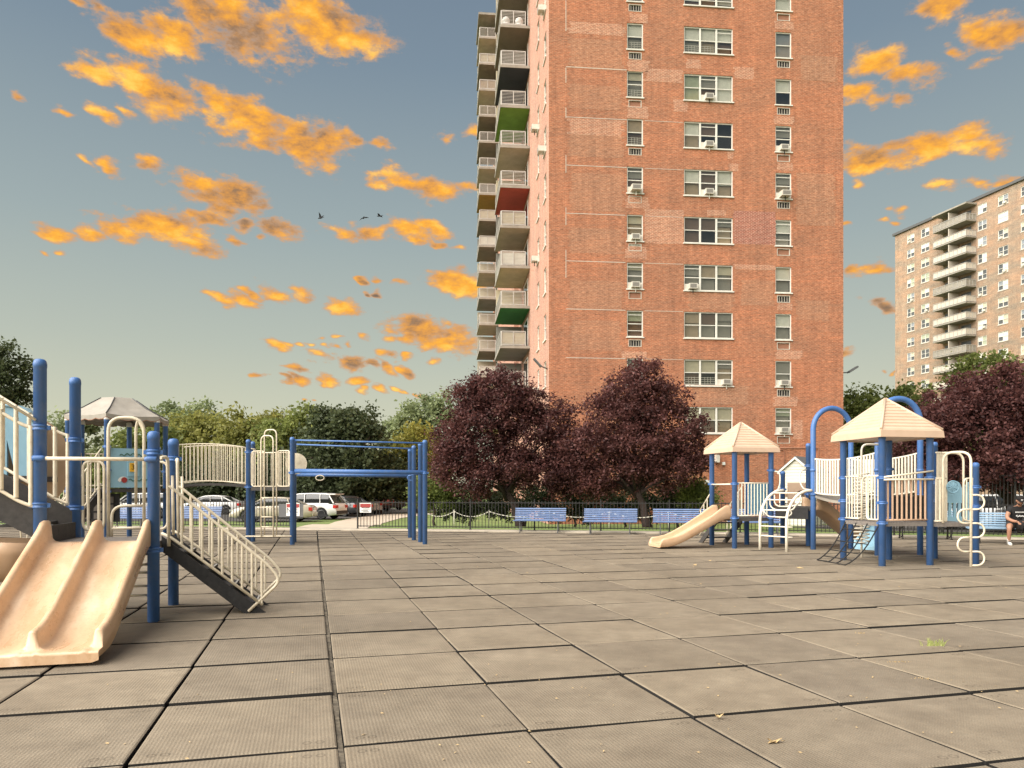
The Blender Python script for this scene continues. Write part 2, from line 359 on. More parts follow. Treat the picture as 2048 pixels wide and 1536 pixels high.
def slide_mat():
    m, nt, b = nodes_of('slide_plastic'); L = nt.links.new; N = nt.nodes.new
    tc = N('ShaderNodeTexCoord'); mp = N('ShaderNodeMapping'); mp.inputs['Scale'].default_value = (2.6, .75, 1.2); L(tc.outputs['Object'], mp.inputs['Vector'])
    def noise(s, d, v, r=.6):
        n = N('ShaderNodeTexNoise'); n.inputs['Scale'].default_value = s; n.inputs['Detail'].default_value = d; n.inputs['Roughness'].default_value = r; L(v, n.inputs['Vector']); return n.outputs[0]
    n1 = noise(1.5, 6, mp.outputs[0], .62); r = N('ShaderNodeValToRGB'); L(n1, r.inputs[0]); e = r.color_ramp.elements
    e[0].position = .34; e[0].color = (.57, .365, .21, 1); e[1].position = .76; e[1].color = (.82, .64, .46, 1); q = e.new(.54); q.color = (.67, .46, .285, 1)
    n2 = noise(34, 4, tc.outputs['Object'], .7); r2 = N('ShaderNodeValToRGB'); L(n2, r2.inputs[0]); r2.color_ramp.elements[0].position = .30; r2.color_ramp.elements[0].color = (.78, .72, .66, 1); r2.color_ramp.elements[1].position = .5; r2.color_ramp.elements[1].color = (1, 1, 1, 1)
    mx = N('ShaderNodeMix'); mx.data_type = 'RGBA'; mx.blend_type = 'MULTIPLY'; mx.inputs[0].default_value = .6; L(r.outputs[0], mx.inputs[6]); L(r2.outputs[0], mx.inputs[7]); L(mx.outputs[2], b.inputs['Base Color'])
    r3 = N('ShaderNodeMapRange'); L(n1, r3.inputs[0]); r3.inputs[1].default_value = .35; r3.inputs[2].default_value = .7; r3.inputs[3].default_value = .22; r3.inputs[4].default_value = .5; L(r3.outputs[0], b.inputs['Roughness'])
    b.inputs['Specular IOR Level'].default_value = .55
    bp = N('ShaderNodeBump'); bp.inputs['Strength'].default_value = .05; bp.inputs['Distance'].default_value = .02; L(noise(7, 4, tc.outputs['Object']), bp.inputs['Height']); L(bp.outputs[0], b.inputs['Normal'])
slide_mat()
def glass_mat():
    m, nt, b = nodes_of('window_glass'); L = nt.links.new
    nt.nodes.remove(b); out = nt.nodes['Material Output']
    t = nt.nodes.new('ShaderNodeBsdfTransparent'); t.inputs[0].default_value = (.80, .80, .76, 1)
    g = nt.nodes.new('ShaderNodeBsdfGlossy'); g.inputs['Roughness'].default_value = .04; g.inputs[0].default_value = (.9, .9, .9, 1)
    lw = nt.nodes.new('ShaderNodeLayerWeight'); lw.inputs[0].default_value = .5
    f = nt.nodes.new('ShaderNodeMath'); f.operation = 'MULTIPLY_ADD'; L(lw.outputs['Facing'], f.inputs[0]); f.inputs[1].default_value = .35; f.inputs[2].default_value = .07
    mx = nt.nodes.new('ShaderNodeMixShader'); L(f.outputs[0], mx.inputs[0]); L(t.outputs[0], mx.inputs[1]); L(g.outputs[0], mx.inputs[2]); L(mx.outputs[0], out.inputs[0])
glass_mat()

def tile_mat(name, side):
    m, nt, b = nodes_of(name); L = nt.links.new; N = nt.nodes.new
    if side:
        b.inputs['Base Color'].default_value = (.016, .014, .012, 1); b.inputs['Roughness'].default_value = .95; return
    geo = N('ShaderNodeNewGeometry'); oi = N('ShaderNodeObjectInfo'); tc = N('ShaderNodeTexCoord')
    def noise(s, d=6, r=.6, v=None):
        n = N('ShaderNodeTexNoise'); n.inputs['Scale'].default_value = s; n.inputs['Detail'].default_value = d; n.inputs['Roughness'].default_value = r
        L(v or geo.outputs['Position'], n.inputs['Vector']); return n.outputs[0]
    def ramp(v, p0, c0, p1, c1):
        r = N('ShaderNodeValToRGB'); L(v, r.inputs[0]); e = r.color_ramp.elements
        e[0].position = p0; e[0].color = (*c0, 1); e[1].position = p1; e[1].color = (*c1, 1); return r.outputs[0]
    def mix(f, a, bb, mode='MIX'):
        n = N('ShaderNodeMix'); n.data_type = 'RGBA'; n.blend_type = mode
        for i, x in ((0, f), (6, a), (7, bb)):
            if isinstance(x, float): n.inputs[i].default_value = x
            elif isinstance(x, tuple): n.inputs[i].default_value = (*x, 1)
            else: L(x, n.inputs[i])
        return n.outputs[2]
    c = ramp(noise(.55, 5), .32, (.205, .168, .120), .7, (.262, .218, .160))
    c = mix(.75, c, ramp(noise(4.5, 7, .65), .35, (.82, .81, .80), .68, (1.09, 1.08, 1.07)), 'MULTIPLY')
    c = mix(1.0, c, ramp(oi.outputs['Random'], 0, (.88, .88, .89), 1, (1.12, 1.11, 1.09)), 'MULTIPLY')
    c = mix(.9, c, ramp(noise(38, 3, .7), .66, (1, 1, 1), .80, (1.35, 1.3, 1.2)), 'MULTIPLY')
    c = mix(.55, c, ramp(noise(150, 2), .3, (.72, .72, .72), .7, (1.25, 1.25, 1.25)), 'MULTIPLY')
    st = N('ShaderNodeMapping'); st.inputs['Scale'].default_value = (.28, 1.3, 1); st.inputs['Rotation'].default_value = (0, 0, R(-20)); L(geo.outputs['Position'], st.inputs['Vector'])
    c = mix(.8, c, ramp(noise(1.1, 5, .6, st.outputs[0]), .62, (1, 1, 1), .80, (.62, .61, .60)), 'MULTIPLY')
    # ribs moulded into the rubber
    w = N('ShaderNodeTexWave'); w.bands_direction = 'X'; w.inputs['Scale'].default_value = 13.5; L(tc.outputs['Object'], w.inputs['Vector'])
    w2 = N('ShaderNodeTexWave'); w2.bands_direction = 'Y'; w2.inputs['Scale'].default_value = 13.5; L(tc.outputs['Object'], w2.inputs['Vector'])
    mul = N('ShaderNodeMath'); mul.operation = 'MULTIPLY'; L(w.outputs['Fac'], mul.inputs[0]); L(w2.outputs['Fac'], mul.inputs[1])
    c = mix(.28, c, ramp(w.outputs['Fac'], .1, (.76, .76, .76), .8, (1.12, 1.12, 1.12)), 'MULTIPLY')
    ab = N('ShaderNodeVectorMath'); ab.operation = 'ABSOLUTE'; L(tc.outputs['Object'], ab.inputs[0])
    fl = N('ShaderNodeVectorMath'); fl.operation = 'MULTIPLY'; fl.inputs[1].default_value = (1, 1, 0); L(ab.outputs[0], fl.inputs[0])
    for q in ((.40, .50, 0), (.475, .50, 0)):
        dd = N('ShaderNodeVectorMath'); dd.operation = 'DISTANCE'; dd.inputs[1].default_value = q; L(fl.outputs[0], dd.inputs[0])
        cp = N('ShaderNodeMath'); cp.operation = 'COMPARE'; L(dd.outputs['Value'], cp.inputs[0]); cp.inputs[1].default_value = .024; cp.inputs[2].default_value = .006
        c = mix(.55, c, ramp(cp.outputs[0], .2, (1, 1, 1), .8, (.45, .44, .43)), 'MULTIPLY')
    # each mat has its own scuffs and wet-dried blotches
    va = N('ShaderNodeVectorMath'); va.operation = 'ADD'; L(tc.outputs['Object'], va.inputs[0]); cv = N('ShaderNodeVectorMath'); cv.operation = 'SCALE'; cv.inputs[0].default_value = (37, 53, 11); L(oi.outputs['Random'], cv.inputs['Scale']); L(cv.outputs[0], va.inputs[1])
    c = mix(.85, c, ramp(noise(1.7, 6, .68, va.outputs[0]), .38, (.85, .84, .83), .62, (1.05, 1.05, 1.04)), 'MULTIPLY')
    L(c, b.inputs['Base Color']); b.inputs['Roughness'].default_value = .72; b.inputs['Specular IOR Level'].default_value = .35
    bp = N('ShaderNodeBump'); bp.inputs['Strength'].default_value = .5; bp.inputs['Distance'].default_value = .004; L(mul.outputs[0], bp.inputs['Height'])
    bp2 = N('ShaderNodeBump'); bp2.inputs['Strength'].default_value = .35; bp2.inputs['Distance'].default_value = .01; L(noise(60, 3), bp2.inputs['Height']); L(bp.outputs[0], bp2.inputs['Normal'])
    L(bp2.outputs[0], b.inputs['Normal'])
tile_mat('tile_top', False); tile_mat('tile_side', True)

def brick_mat(name, axis, pal, mortar, msize=.011, blotch=1.0, bw=.205, bh=.072, wash=None):
    m, nt, b = nodes_of(name); L = nt.links.new; N = nt.nodes.new
    tc = N('ShaderNodeTexCoord'); sp = N('ShaderNodeSeparateXYZ'); L(tc.outputs['Object'], sp.inputs[0])
    cb = N('ShaderNodeCombineXYZ'); L(sp.outputs[axis], cb.inputs[0]); L(sp.outputs[2], cb.inputs[1])
    br = N('ShaderNodeTexBrick'); L(cb.outputs[0], br.inputs['Vector']); br.inputs['Scale'].default_value = 1
    br.inputs['Brick Width'].default_value = bw; br.inputs['Row Height'].default_value = bh; br.inputs['Mortar Size'].default_value = msize
    br.inputs['Mortar Smooth'].default_value = .2; br.inputs['Bias'].default_value = 0
    br.inputs['Color1'].default_value = (*pal[0], 1); br.inputs['Color2'].default_value = (*pal[1], 1); br.inputs['Mortar'].default_value = (*mortar, 1)
    def noise(s, d, v, r=.6):
        n = N('ShaderNodeTexNoise'); n.inputs['Scale'].default_value = s; n.inputs['Detail'].default_value = d; n.inputs['Roughness'].default_value = r; L(v, n.inputs['Vector']); return n.outputs[0]
    def mixr(c, fac, v, p0, c0, p1, c1):
        r = N('ShaderNodeValToRGB'); L(v, r.inputs[0]); e = r.color_ramp.elements; e[0].position = p0; e[0].color = (*c0, 1); e[1].position = p1; e[1].color = (*c1, 1)
        n = N('ShaderNodeMix'); n.data_type = 'RGBA'; n.blend_type = 'MULTIPLY'; n.inputs[0].default_value = fac; L(c, n.inputs[6]); L(r.outputs[0], n.inputs[7]); return n.outputs[2]
    c = br.outputs['Color']
    st = N('ShaderNodeMapping'); st.inputs['Scale'].default_value = (.45, 1.1, 1); L(cb.outputs[0], st.inputs['Vector'])
    q = N('ShaderNodeMapping'); q.inputs['Scale'].default_value = (4.9, 13.9, 1); L(cb.outputs[0], q.inputs['Vector'])
    c = mixr(c, .9, noise(1, 2, q.outputs[0]), .3, (.64, .62, .62), .72, (1.3, 1.32, 1.32))
    c = mixr(c, .8 * blotch, noise(.5, 4, st.outputs[0]), .35, (.82, .92, .98), .66, (1.14, 1.03, .96))
    c = mixr(c, .8 * blotch, noise(1.7, 6, st.outputs[0], .7), .36, (.80, .82, .84), .64, (1.14, 1.12, 1.09))
    dr = N('ShaderNodeMapping'); dr.inputs['Scale'].default_value = (2.2, .16, 1); L(cb.outputs[0], dr.inputs['Vector'])
    c = mixr(c, .8, noise(1, 5, dr.outputs[0], .62), .34, (.84, .84, .85), .58, (1.03, 1.03, 1.02))
    L(c, b.inputs['Base Color']); b.inputs['Roughness'].default_value = .9; b.inputs['Specular IOR Level'].default_value = .25
    bp = N('ShaderNodeBump'); bp.inputs['Strength'].default_value = .4; bp.inputs['Distance'].default_value = .01; bp.invert = True
    L(br.outputs['Fac'], bp.inputs['Height']); L(bp.outputs[0], b.inputs['Normal'])
RED = ((.49, .170, .085), (.36, .128, .068))
brick_mat('brick_front', 0, RED, (.45, .26, .165), blotch=.7)
brick_mat('brick_side_lit', 1, ((.50, .25, .175), (.42, .205, .145)), (.53, .37, .29), blotch=.5)  # same brick as the front, stronger light painted in as a paler colour
brick_mat('brick_repointed', 0, ((.49, .185, .105), (.40, .15, .085)), (.57, .375, .26), msize=.0145, blotch=.4)
brick_mat('brick_new_red', 0, ((.35, .085, .052), (.29, .072, .047)), (.55, .36, .27), msize=.012, blotch=.3)
brick_mat('brick_brown', 0, ((.455, .19, .105), (.36, .15, .086)), (.45, .275, .18), blotch=.5)
brick_mat('brick_tan', 0, ((.37, .235, .155), (.28, .18, .12)), (.47, .37, .28), msize=.012, blotch=1.2)

def leaf_mat(name, dark, light, trans=.25):
    m, nt, b = nodes_of(name); L = nt.links.new; N = nt.nodes.new; out = nt.nodes['Material Output']
    at = N('ShaderNodeAttribute'); at.attribute_name = 'tint'
    r = N('ShaderNodeValToRGB'); L(at.outputs['Fac'], r.inputs[0]); r.color_ramp.elements[0].color = (*dark, 1); r.color_ramp.elements[1].color = (*light, 1)
    L(r.outputs[0], b.inputs['Base Color']); b.inputs['Roughness'].default_value = .55; b.inputs['Specular IOR Level'].default_value = .3
    t = N('ShaderNodeBsdfTranslucent'); L(r.outputs[0], t.inputs[0])
    mx = N('ShaderNodeMixShader'); mx.inputs[0].default_value = trans; L(b.outputs[0], mx.inputs[1]); L(t.outputs[0], mx.inputs[2]); L(mx.outputs[0], out.inputs[0])
leaf_mat('leaf_purple', (.040, .015, .016), (.185, .074, .064), .38)
leaf_mat('leaf_dark', (.030, .045, .020), (.125, .150, .068), .38)
leaf_mat('leaf_mid', (.100, .132, .034), (.31, .35, .105), .5)
leaf_mat('leaf_olive', (.140, .152, .036), (.41, .395, .115), .5)
leaf_mat('leaf_yellow', (.150, .160, .030), (.44, .40, .095), .45)
leaf_mat('leaf_pale_hazed', (.150, .190, .090), (.370, .420, .210), .45)  # willow-like pale leaf, with distance haze put into the colour
# ------------------------------------------------------------------ the ground, the rubber surface, kerb, path
TH = R(14.9); U = Vector((math.cos(TH), math.sin(TH))); V = Vector((-math.sin(TH), math.cos(TH)))
F0, F1, F2 = Vector((-24.0, 32.3)), Vector((8.0, 26.3)), Vector((24.0, 20.6))   # the fence line with its one bend
def fdist(x, y):
    """metres beyond the fence line (negative: on the playground side)"""
    a = (F1 - F0).normalized(); b = (F2 - F1).normalized()
    n1 = Vector((-a.y, a.x)); n2 = Vector((-b.y, b.x)); p = Vector((x, y))
    return max((p - F0).dot(n1), (p - F1).dot(n2))
def gz(x, y):
    d = fdist(x, y)
    if d < .25: return -.16
    t = min(1, max(0, (d - 3) / 9)); t = t * t * (3 - 2 * t)
    return -.03 - .34 * t

def ground():
    xs = sorted(set([-1500, -800, -400, -200, -120, -80] + [x * 1.5 for x in range(-40, 41)] + [80, 120, 200, 400, 800, 1500]))
    ys = sorted(set([-400, -100, -30, 0, 10, 15] + [18 + i * .75 for i in range(0, 50)] + [58, 64, 72, 85, 110, 150, 220, 400, 800, 1600, 3000]))
    vs = [(x, y, gz(x, y)) for y in ys for x in xs]; n = len(xs)
    fs = [(j * n + i, j * n + i + 1, (j + 1) * n + i + 1, (j + 1) * n + i) for j in range(len(ys) - 1) for i in range(n - 1)]
    m = MB(); m.add(vs, fs, 0, True); o = m.build('ground', 'lawn'); tag(o, kind='structure')
ground()

def sheet(name, poly, mat_, dz, step=1.5, kind='structure'):
    """flat strip that follows the ground: poly = two matching edges"""
    A, B = poly; m = MB(); k = len(A); nb = 6
    rows = []
    for i in range(k - 1):
        L_ = (Vector(A[i + 1]) - Vector(A[i])).length; q = max(1, int(L_ / step))
        for j in range(q): rows.append((lerp(A[i], A[i + 1], j / q), lerp(B[i], B[i + 1], j / q)))
    rows.append((A[-1], B[-1])); vs = []
    for a, b in rows:
        for c in range(nb + 1):
            p = lerp(a, b, c / nb); vs.append((p[0], p[1], gz(p[0], p[1]) + dz))
    w = nb + 1
    m.add(vs, [(r * w + c, r * w + c + 1, (r + 1) * w + c + 1, (r + 1) * w + c) for r in range(len(rows) - 1) for c in range(nb)], 0, True)
    return tag(m.build(name, mat_), kind=kind)
sheet('car_park', ([(-70, 45.5), (-13.2, 45.0), (-10.6, 50), (-9.5, 58), (-5.5, 72)], [(-70, 62), (-26, 62), (-22, 66), (-18, 70), (-14, 78)]), 'asphalt', .012)
sheet('path', ([(-8.75, 29.75), (-9.3, 36), (-10.4, 44), (-10.6, 50), (-9.6, 58)], [(-5.75, 29.2), (-6.4, 36), (-7.3, 42), (-7.4, 50), (-6.0, 60)]), 'path_concrete', .022)
sheet('path', ([(-30, 33.9), (-14, 31.0), (-8.8, 30.0)], [(-30, 34.8), (-14, 31.9), (-8.8, 30.9)]), 'path_concrete', .014)
sheet('road', ([(14, 38), (20, 31), (34, 25), (60, 22)], [(24, 46), (30, 39), (40, 34), (60, 34)]), 'asphalt', .012)

def kerb():
    a = (F1 - F0).normalized(); b = (F2 - F1).normalized(); m = MB()
    n1 = Vector((-a.y, a.x)); n2 = Vector((-b.y, b.x)); nm = (n1 + n2).normalized(); nm /= nm.dot(n1)
    def ring(p, n): return [(p.x + n.x * o, p.y + n.y * o, z) for o, z in ((-.62, -.2), (-.62, .025), (-.60, .045), (.34, .045), (.36, .025), (.36, -.25))]
    m.loft([ring(F0, n1), ring(F1, nm), ring(F2, n2)], 0, False)
    tag(m.build('kerb', 'concrete'), kind='structure')
kerb()

surface = thing('play_surface', None, None); del_ = [k for k in surface.keys()]
tag(surface, kind='structure')
def surf_base():
    m = MB(); pts = [(-22, -3), (26, -3), (F2.x, F2.y - .3), (F1.x, F1.y - .3), (F0.x, F0.y - .3)]
    m.add([(x, y, -.052) for x, y in pts], [(0, 1, 2, 3, 4)]); m.build('surface_base', 'base_rubber', surface)
surf_base()

SU, SV, TK = 1.175, 1.222, .047
O2 = Vector((-1.035, 4.53))
def clip(poly, n, d):
    out = []
    for i in range(len(poly)):
        a, b = poly[i], poly[(i + 1) % len(poly)]; da, db = a.dot(n) - d, b.dot(n) - d
        if da <= 0: out.append(a)
        if (da < 0) != (db < 0): out.append(a + (b - a) * (da / (da - db)))
    return out
def tiles():
    a = (F1 - F0).normalized(); b = (F2 - F1).normalized(); n1 = Vector((-a.y, a.x)); n2 = Vector((-b.y, b.x))
    hx, hy = SU / 2 - .0125, SV / 2 - .009
    def tile_mesh(k):
        r = random.Random(k); m = MB(); e = .012
        vs = []; j = [r.uniform(-.004, .006) for _ in range(4)]
        cs = ((-1, -1), (1, -1), (1, 1), (-1, 1))
        for i, (x, y) in enumerate(cs): vs.append((x * hx, y * hy, -TK))
        for i, (x, y) in enumerate(cs): vs.append((x * hx, y * hy, -e * .6 + j[i]))
        for i, (x, y) in enumerate(cs): vs.append((x * (hx - e), y * (hy - e), j[i]))
        fs = [(i, (i + 1) % 4, 4 + (i + 1) % 4, 4 + i) for i in range(4)]
        m.add(vs, fs, 1); m.f += [(4 + i, 4 + (i + 1) % 4, 8 + (i + 1) % 4, 8 + i) for i in range(4)] + [(8, 9, 10, 11)]
        m.m += [0] * 5; m.s += [False] * 5
        # bolts caps pressed into the corners
        return m.mesh('rubber_tile', ['tile_top', 'tile_side'])
    variants = [tile_mesh(k) for k in range(6)]
    cells = []
    for i in range(-22, 24):
        for j in range(-6, 26):
            c = O2 + U * ((i + .5) * SU) + V * ((j + .5) * SV)
            if c.y < .4 or abs(c.x) > .80 * c.y + 4.5 or c.x < -21: continue
            d = max((c - F0).dot(n1), (c - F1).dot(n2))
            if d > .15: continue
            cells.append((c.y + abs(c.x) * .35, i, j, c, d))
    cells.sort(key=lambda t: (abs(t[3].x) > .70 * t[3].y + .6, t[0]))
    rest = MB(); cnt = 0
    for (_, i, j, c, d) in cells:
        r = random.Random(i * 97 + j * 13)
        off = U * (r.uniform(-.003, .003) + (-.008 if i < 0 else (.008 if i == 0 else 0))) + V * r.uniform(-.004, .004)
        # the seams wander a little far out on the right, where the mats have crept
        off += V * (.16 * math.exp(-((c.x - 7.5) / 3.2) ** 2 - ((c.y - 12.5) / 4) ** 2))
        c = c + off
        rot = (r.uniform(-.003, .003) - .009, r.uniform(-.003, .003), TH + r.uniform(-.004, .004))
        if cnt < 300 and d < -1.3:
            obj('rubber_tile', variants[r.randrange(6)], surface, (c.x, c.y, r.uniform(-.003, .001)), rot); cnt += 1
        else:
            q = [c + U * (sx * hx) + V * (sy * hy) for sx, sy in ((-1, -1), (1, -1), (1, 1), (-1, 1))]
            q = clip(q, n1, F0.dot(n1) - .3); q = clip(q, n2, F1.dot(n2) - .3) if q else q
            if len(q) < 3: continue
            z = r.uniform(-.005, .003); k = len(q)
            top = [(p.x, p.y, z + (-.006 if (p - c).dot(V) > 0 else .006)) for p in q]; bot = [(p.x, p.y, -TK) for p in q]
            rest.add(top, [tuple(range(k))], 0); rest.add(top + bot, [(a_, (a_ + 1) % k, k + (a_ + 1) % k, k + a_) for a_ in range(k)], 1)
    o = rest.build('rubber_tiles_far', ['tile_top', 'tile_side'], surface); tag(o, kind='stuff')
tiles()

# grit and leaf crumbs packed into the widest seam
def seam():
    r = random.Random(9); b = MB(); n = 90; L_ = []
    for k in range(n):
        p = O2 + V * (-3.6 + k * .25) ; w = .013 + .008 * r.random(); z = -.016 - .014 * r.random(); L_.append([(p.x - U.x * w, p.y - U.y * w, z), (p.x + U.x * w, p.y + U.y * w, z - .004), (p.x + U.x * w, p.y + U.y * w, -.05), (p.x - U.x * w, p.y - U.y * w, -.05)])
    b.loft(L_, 0, False); o = b.build('seam_grit', 'seam_dirt', surface); tag(o, kind='stuff')
seam()
# ------------------------------------------------------------------ fences, chain barrier, benches
def unit_picket(name, w, tip=True, m='iron_black'):
    b = MB(); h = w / 2
    b.box((-h, -h, 0), (h, h, .965 if tip else 1))
    if tip: b.add([(-h, -h, .965), (h, -h, .965), (h, h, .965), (-h, h, .965), (0, 0, 1)], [(0, 1, 4), (1, 2, 4), (2, 3, 4), (3, 0, 4)])
    return b.mesh(name, m)
PICK = unit_picket('picket', .019)
PICKT = unit_picket('picket', .026)
def fence_run(label, a, b, h=1.08, gap=.125, post_gap=2.35, z0=.045, pick=PICK, name='iron_fence', first=True, last=True, group=None, pw=.05, mm='iron_black'):
    a = Vector(a); b = Vector(b); d = b - a; L_ = d.length; rz = math.atan2(d.y, d.x)
    t = thing(name, label, 'fence', (a.x, a.y, z0), rz, group)
    np_ = max(1, round(L_ / post_gap)); px = [L_ * i / np_ for i in range(np_ + 1)]
    for i, x in enumerate(px):
        if (i == 0 and not first) or (i == np_ and not last): continue
        m = MB(); q = pw / 2; m.box((x - q, -q, 0), (x + q, q, h + .02)); m.box((x - q * 1.7, -q * 1.7, 0), (x + q * 1.7, q * 1.7, .012))
        m.lathe([(.001, h + .02), (q * 1.1, h + .025), (q * .9, h + .05), (.004, h + .065)], (x, 0, 0), 8); m.build('post', mm, t)
    for z in (.10, h - .07):
        m = MB(); m.box((0, -.014, z - .016), (L_, .014, z + .016)); m.build('rail', mm, t)
    n = int(L_ / gap)
    for i in range(1, n):
        x = L_ * i / n
        if min(abs(x - p) for p in px) < .06: continue
        obj('picket', pick, t, (x, 0, .06), (0, 0, 0), (1, 1, h - .06))
    return t
dirA = (F1 - F0).normalized()
gA = F0 + dirA * ((-8.55 - F0.x) / dirA.x); gB = F0 + dirA * ((-5.95 - F0.x) / dirA.x)
leaf_a = F0 + dirA * ((-10.6 - F0.x) / dirA.x)
fence_run('low black iron picket fence behind the canopy play structure, left of the gate', F0 + dirA * 2.0, leaf_a, last=False)
fence_run('black iron gate leaf with a dark panel and sign beside the blue post', leaf_a, gA + Vector((.05, 0)), name='fence_gate', post_gap=3, first=True)
gb2 = F0 + dirA * ((-3.95 - F0.x) / dirA.x)
fence_run('black iron gate leaf with a white sign, right of the path', gB, gb2, name='fence_gate', post_gap=3, last=False)
fence_run('low black iron picket fence behind the three blue benches', gb2, F1, last=False)
fence_run('low black iron picket fence behind the right play tower', F1, F2)
# taller fence further back on the right
tall = fence_run('tall black iron fence behind the seated man', (11.5, 29.2), (27, 24.2), h=2.15, gap=.12, post_gap=2.4, z0=-.03, pick=PICKT, name='tall_iron_fence', pw=.07)

def sign(name, label, px, py, d, w, h, rz, big, lines):
    x, y, z = wp(px, py, d)
    t = thing(name, label, 'sign', (x, y, z), rz)
    m = MB(); m.box((-w / 2, -.006, -h / 2), (w / 2, .006, h / 2)); m.build('board', 'print_white', t)
    m = MB(); m.box((-w / 2 + .015, -.009, h / 2 - .17), (w / 2 - .015, -.0062, h / 2 - .03)); m.build('header', 'print_red', t)
    for (txt, s, tx, tz, mm, ty) in big:
        text(txt, s, (tx, ty, tz), 'lettering', mm, t)
    for (x0, x1, zc) in lines:
        m = MB(); m.box((x0, -.0085, zc - .011), (x1, -.0062, zc + .011)); m.build('text_line', 'print_black', t)
    return t
def text(txt, size, loc, name, m, parent, rot=(math.pi / 2, 0, 0), ext=.002):
    cu = bpy.data.curves.new(name, 'FONT'); cu.body = txt; cu.size = size; cu.extrude = ext; cu.align_x = 'CENTER'; cu.align_y = 'CENTER'
    tmp = bpy.data.objects.new('tmp_text', cu); COL.objects.link(tmp)
    dg = bpy.context.evaluated_depsgraph_get(); me = bpy.data.meshes.new_from_object(tmp.evaluated_get(dg))
    bpy.data.objects.remove(tmp, do_unlink=True); me.materials.clear(); me.materials.append(MAT[m]); me.name = name
    return obj(name, me, parent, loc, rot)
rzA = math.atan2(dirA.y, dirA.x)
sg = sign('notice_sign', 'white notice with a red header and large black letter on the left gate leaf', 586, 1019, gA.y - .02, .56, .50, rzA,
     [('N', .30, -.16, -.05, 'print_black', -.0075)], [(.02, .22, .06), (.04, .2, .0), (.02, .24, -.06), (.04, .22, -.12), (.02, .2, -.18)])
m = MB(); m.box((-.62, .012, -.30), (.42, .022, .22)); m.build('backing_panel', 'lamp_grey', sg)
sign('notice_sign', 'white notice with a red header on the right gate leaf', 731, 1015.5, gB.y - .16, .46, .37, rzA, [], [(-.16, .16, -.0), (-.1, .18, -.05), (-.17, .1, -.1), (-.12, .14, -.145)])

def chain_barrier():
    P = [(-3.7, 31.4), (-2.4, 31.1), (-.95, 30.9), (1.5, 30.5), (3.9, 30.1), (6.2, 29.7), (8.6, 29.2)]
    t = thing('chain_barrier', 'white plastic chain hung on short posts behind the fence', 'chain barrier', (P[0][0], P[0][1], -.04)); ox, oy, oz = P[0][0], P[0][1], -.04
    zs = []
    for (x, y) in P:
        z = gz(x, y); zs.append(z); m = MB(); m.tube([(x, y, z), (x, y, z + .72)], .02, 8); m.lathe([(.028, 0), (.028, .02), (.01, .04)], (x, y, z + .70), 8); m.build('post', 'ac_case', t, (ox, oy, oz))
    for i in range(len(P) - 1):
        m = MB(); pts = []
        for k in range(15):
            f = k / 14; x, y = lerp(P[i], P[i + 1], f); pts.append((x, y, zs[i] + .68 - .22 * (1 - (2 * f - 1) ** 2)))
        for k in range(14):
            for h in (0, 1):
                a = lerp(pts[k], pts[k + 1], h * .5 + .02); b = lerp(pts[k], pts[k + 1], h * .5 + .5); m.bar(a, b, .034 if h else .014, .014 if h else .034)
        m.build('chain', 'ac_case', t, (ox, oy, oz))
chain_barrier()

def bench_proto(slat_mat, leg_mat='iron_black', name='park_bench'):
    t = thing(name, 'x', 'bench'); L_ = 1.86
    rr = random.Random(5)
    sl = MB(); sl.box((-L_ / 2, -.022, -.013), (L_ / 2, .022, .013)); sm = sl.mesh('slat', slat_mat)
    for i in range(7): obj('slat', sm, t, (0, .215 + .010 * i + (.012 * i * i) * .12, .455 + .066 * i), (R(78 - 2 * i), 0, 0), (1, 1.0, 1))
    for i in range(6): obj('slat', sm, t, (0, -.26 + .080 * i, .43 + (.012 if i == 0 else 0) - .012 * math.sin(i / 5 * math.pi)), (R(-3), 0, 0), (1, 1.35, 1))
    for x in (-.68, .68):
        m = MB()
        m.bar((x, .24, .03), (x, .19, .42), .028, .03); m.bar((x, -.23, .03), (x, -.21, .42), .028, .03)
        m.bar((x, -.27, .40), (x, .22, .395), .05, .03); m.bar((x, .235, .39), (x, .375, .86), .05, .02)
        m.tube([Vector((x, .0, .215)) + Vector((0, math.cos(a) * .165, math.sin(a) * .165)) for a in [k * math.pi / 8 for k in range(16)]], .014, 6, closed=True)
        m.box((x - .022, -.27, 0), (x + .022, -.19, .03)); m.box((x - .022, .19, 0), (x + .022, .27, .03))
        m.build('leg', leg_mat, t)
    return t
def place(root, loc, rz, label, group=None):
    root.location = loc; root.rotation_euler = (0, 0, rz); root['label'] = label
    if group: root['group'] = group
bb = bench_proto('bench_blue', 'lamp_grey')
spots = [(1079, 1065, 1.0, 'blue slatted bench by the fence, nearest the gate'), (1220, 1068, -1, 'blue slatted bench by the fence between the two purple trees'), (1361, 1069.5, -2, 'blue slatted bench by the fence left of the tan slide'),
         (1512, 1070, -4, 'blue slatted bench seen through the left tower posts')]
for i, (px, py, a, lb) in enumerate(spots):
    o = bb if i == 0 else copy_tree(bb); x, y = gp(px, py); place(o, (x, y, .045 if False else 0.0), rzA + R(a * .6), lb, 'benches along the fence')
for px, py, lb, a in ((258, 1058, 'blue slatted bench behind the blue panel play deck', 0), (392, 1058, 'blue slatted bench behind the tan stair rail', 0)):
    o = copy_tree(bb); x, y = gp(px, py); place(o, (x, y, 0), rzA, lb, 'benches along the fence')
bp_ = bench_proto('bench_pale')
rzB = math.atan2((F2 - F1).y, (F2 - F1).x)
x, y = gp(1850, 1078); place(bp_, (x, y, 0), rzB + R(4), 'pale blue slatted bench under the deck of the right tower', 'benches along the fence')
o = copy_tree(bp_); MANB = (14.15, 21.55); place(o, (MANB[0], MANB[1], 0), rzB + R(2), 'pale blue slatted bench on which the man sits', 'benches along the fence'); MAN_RZ = rzB + R(2)
o2 = o
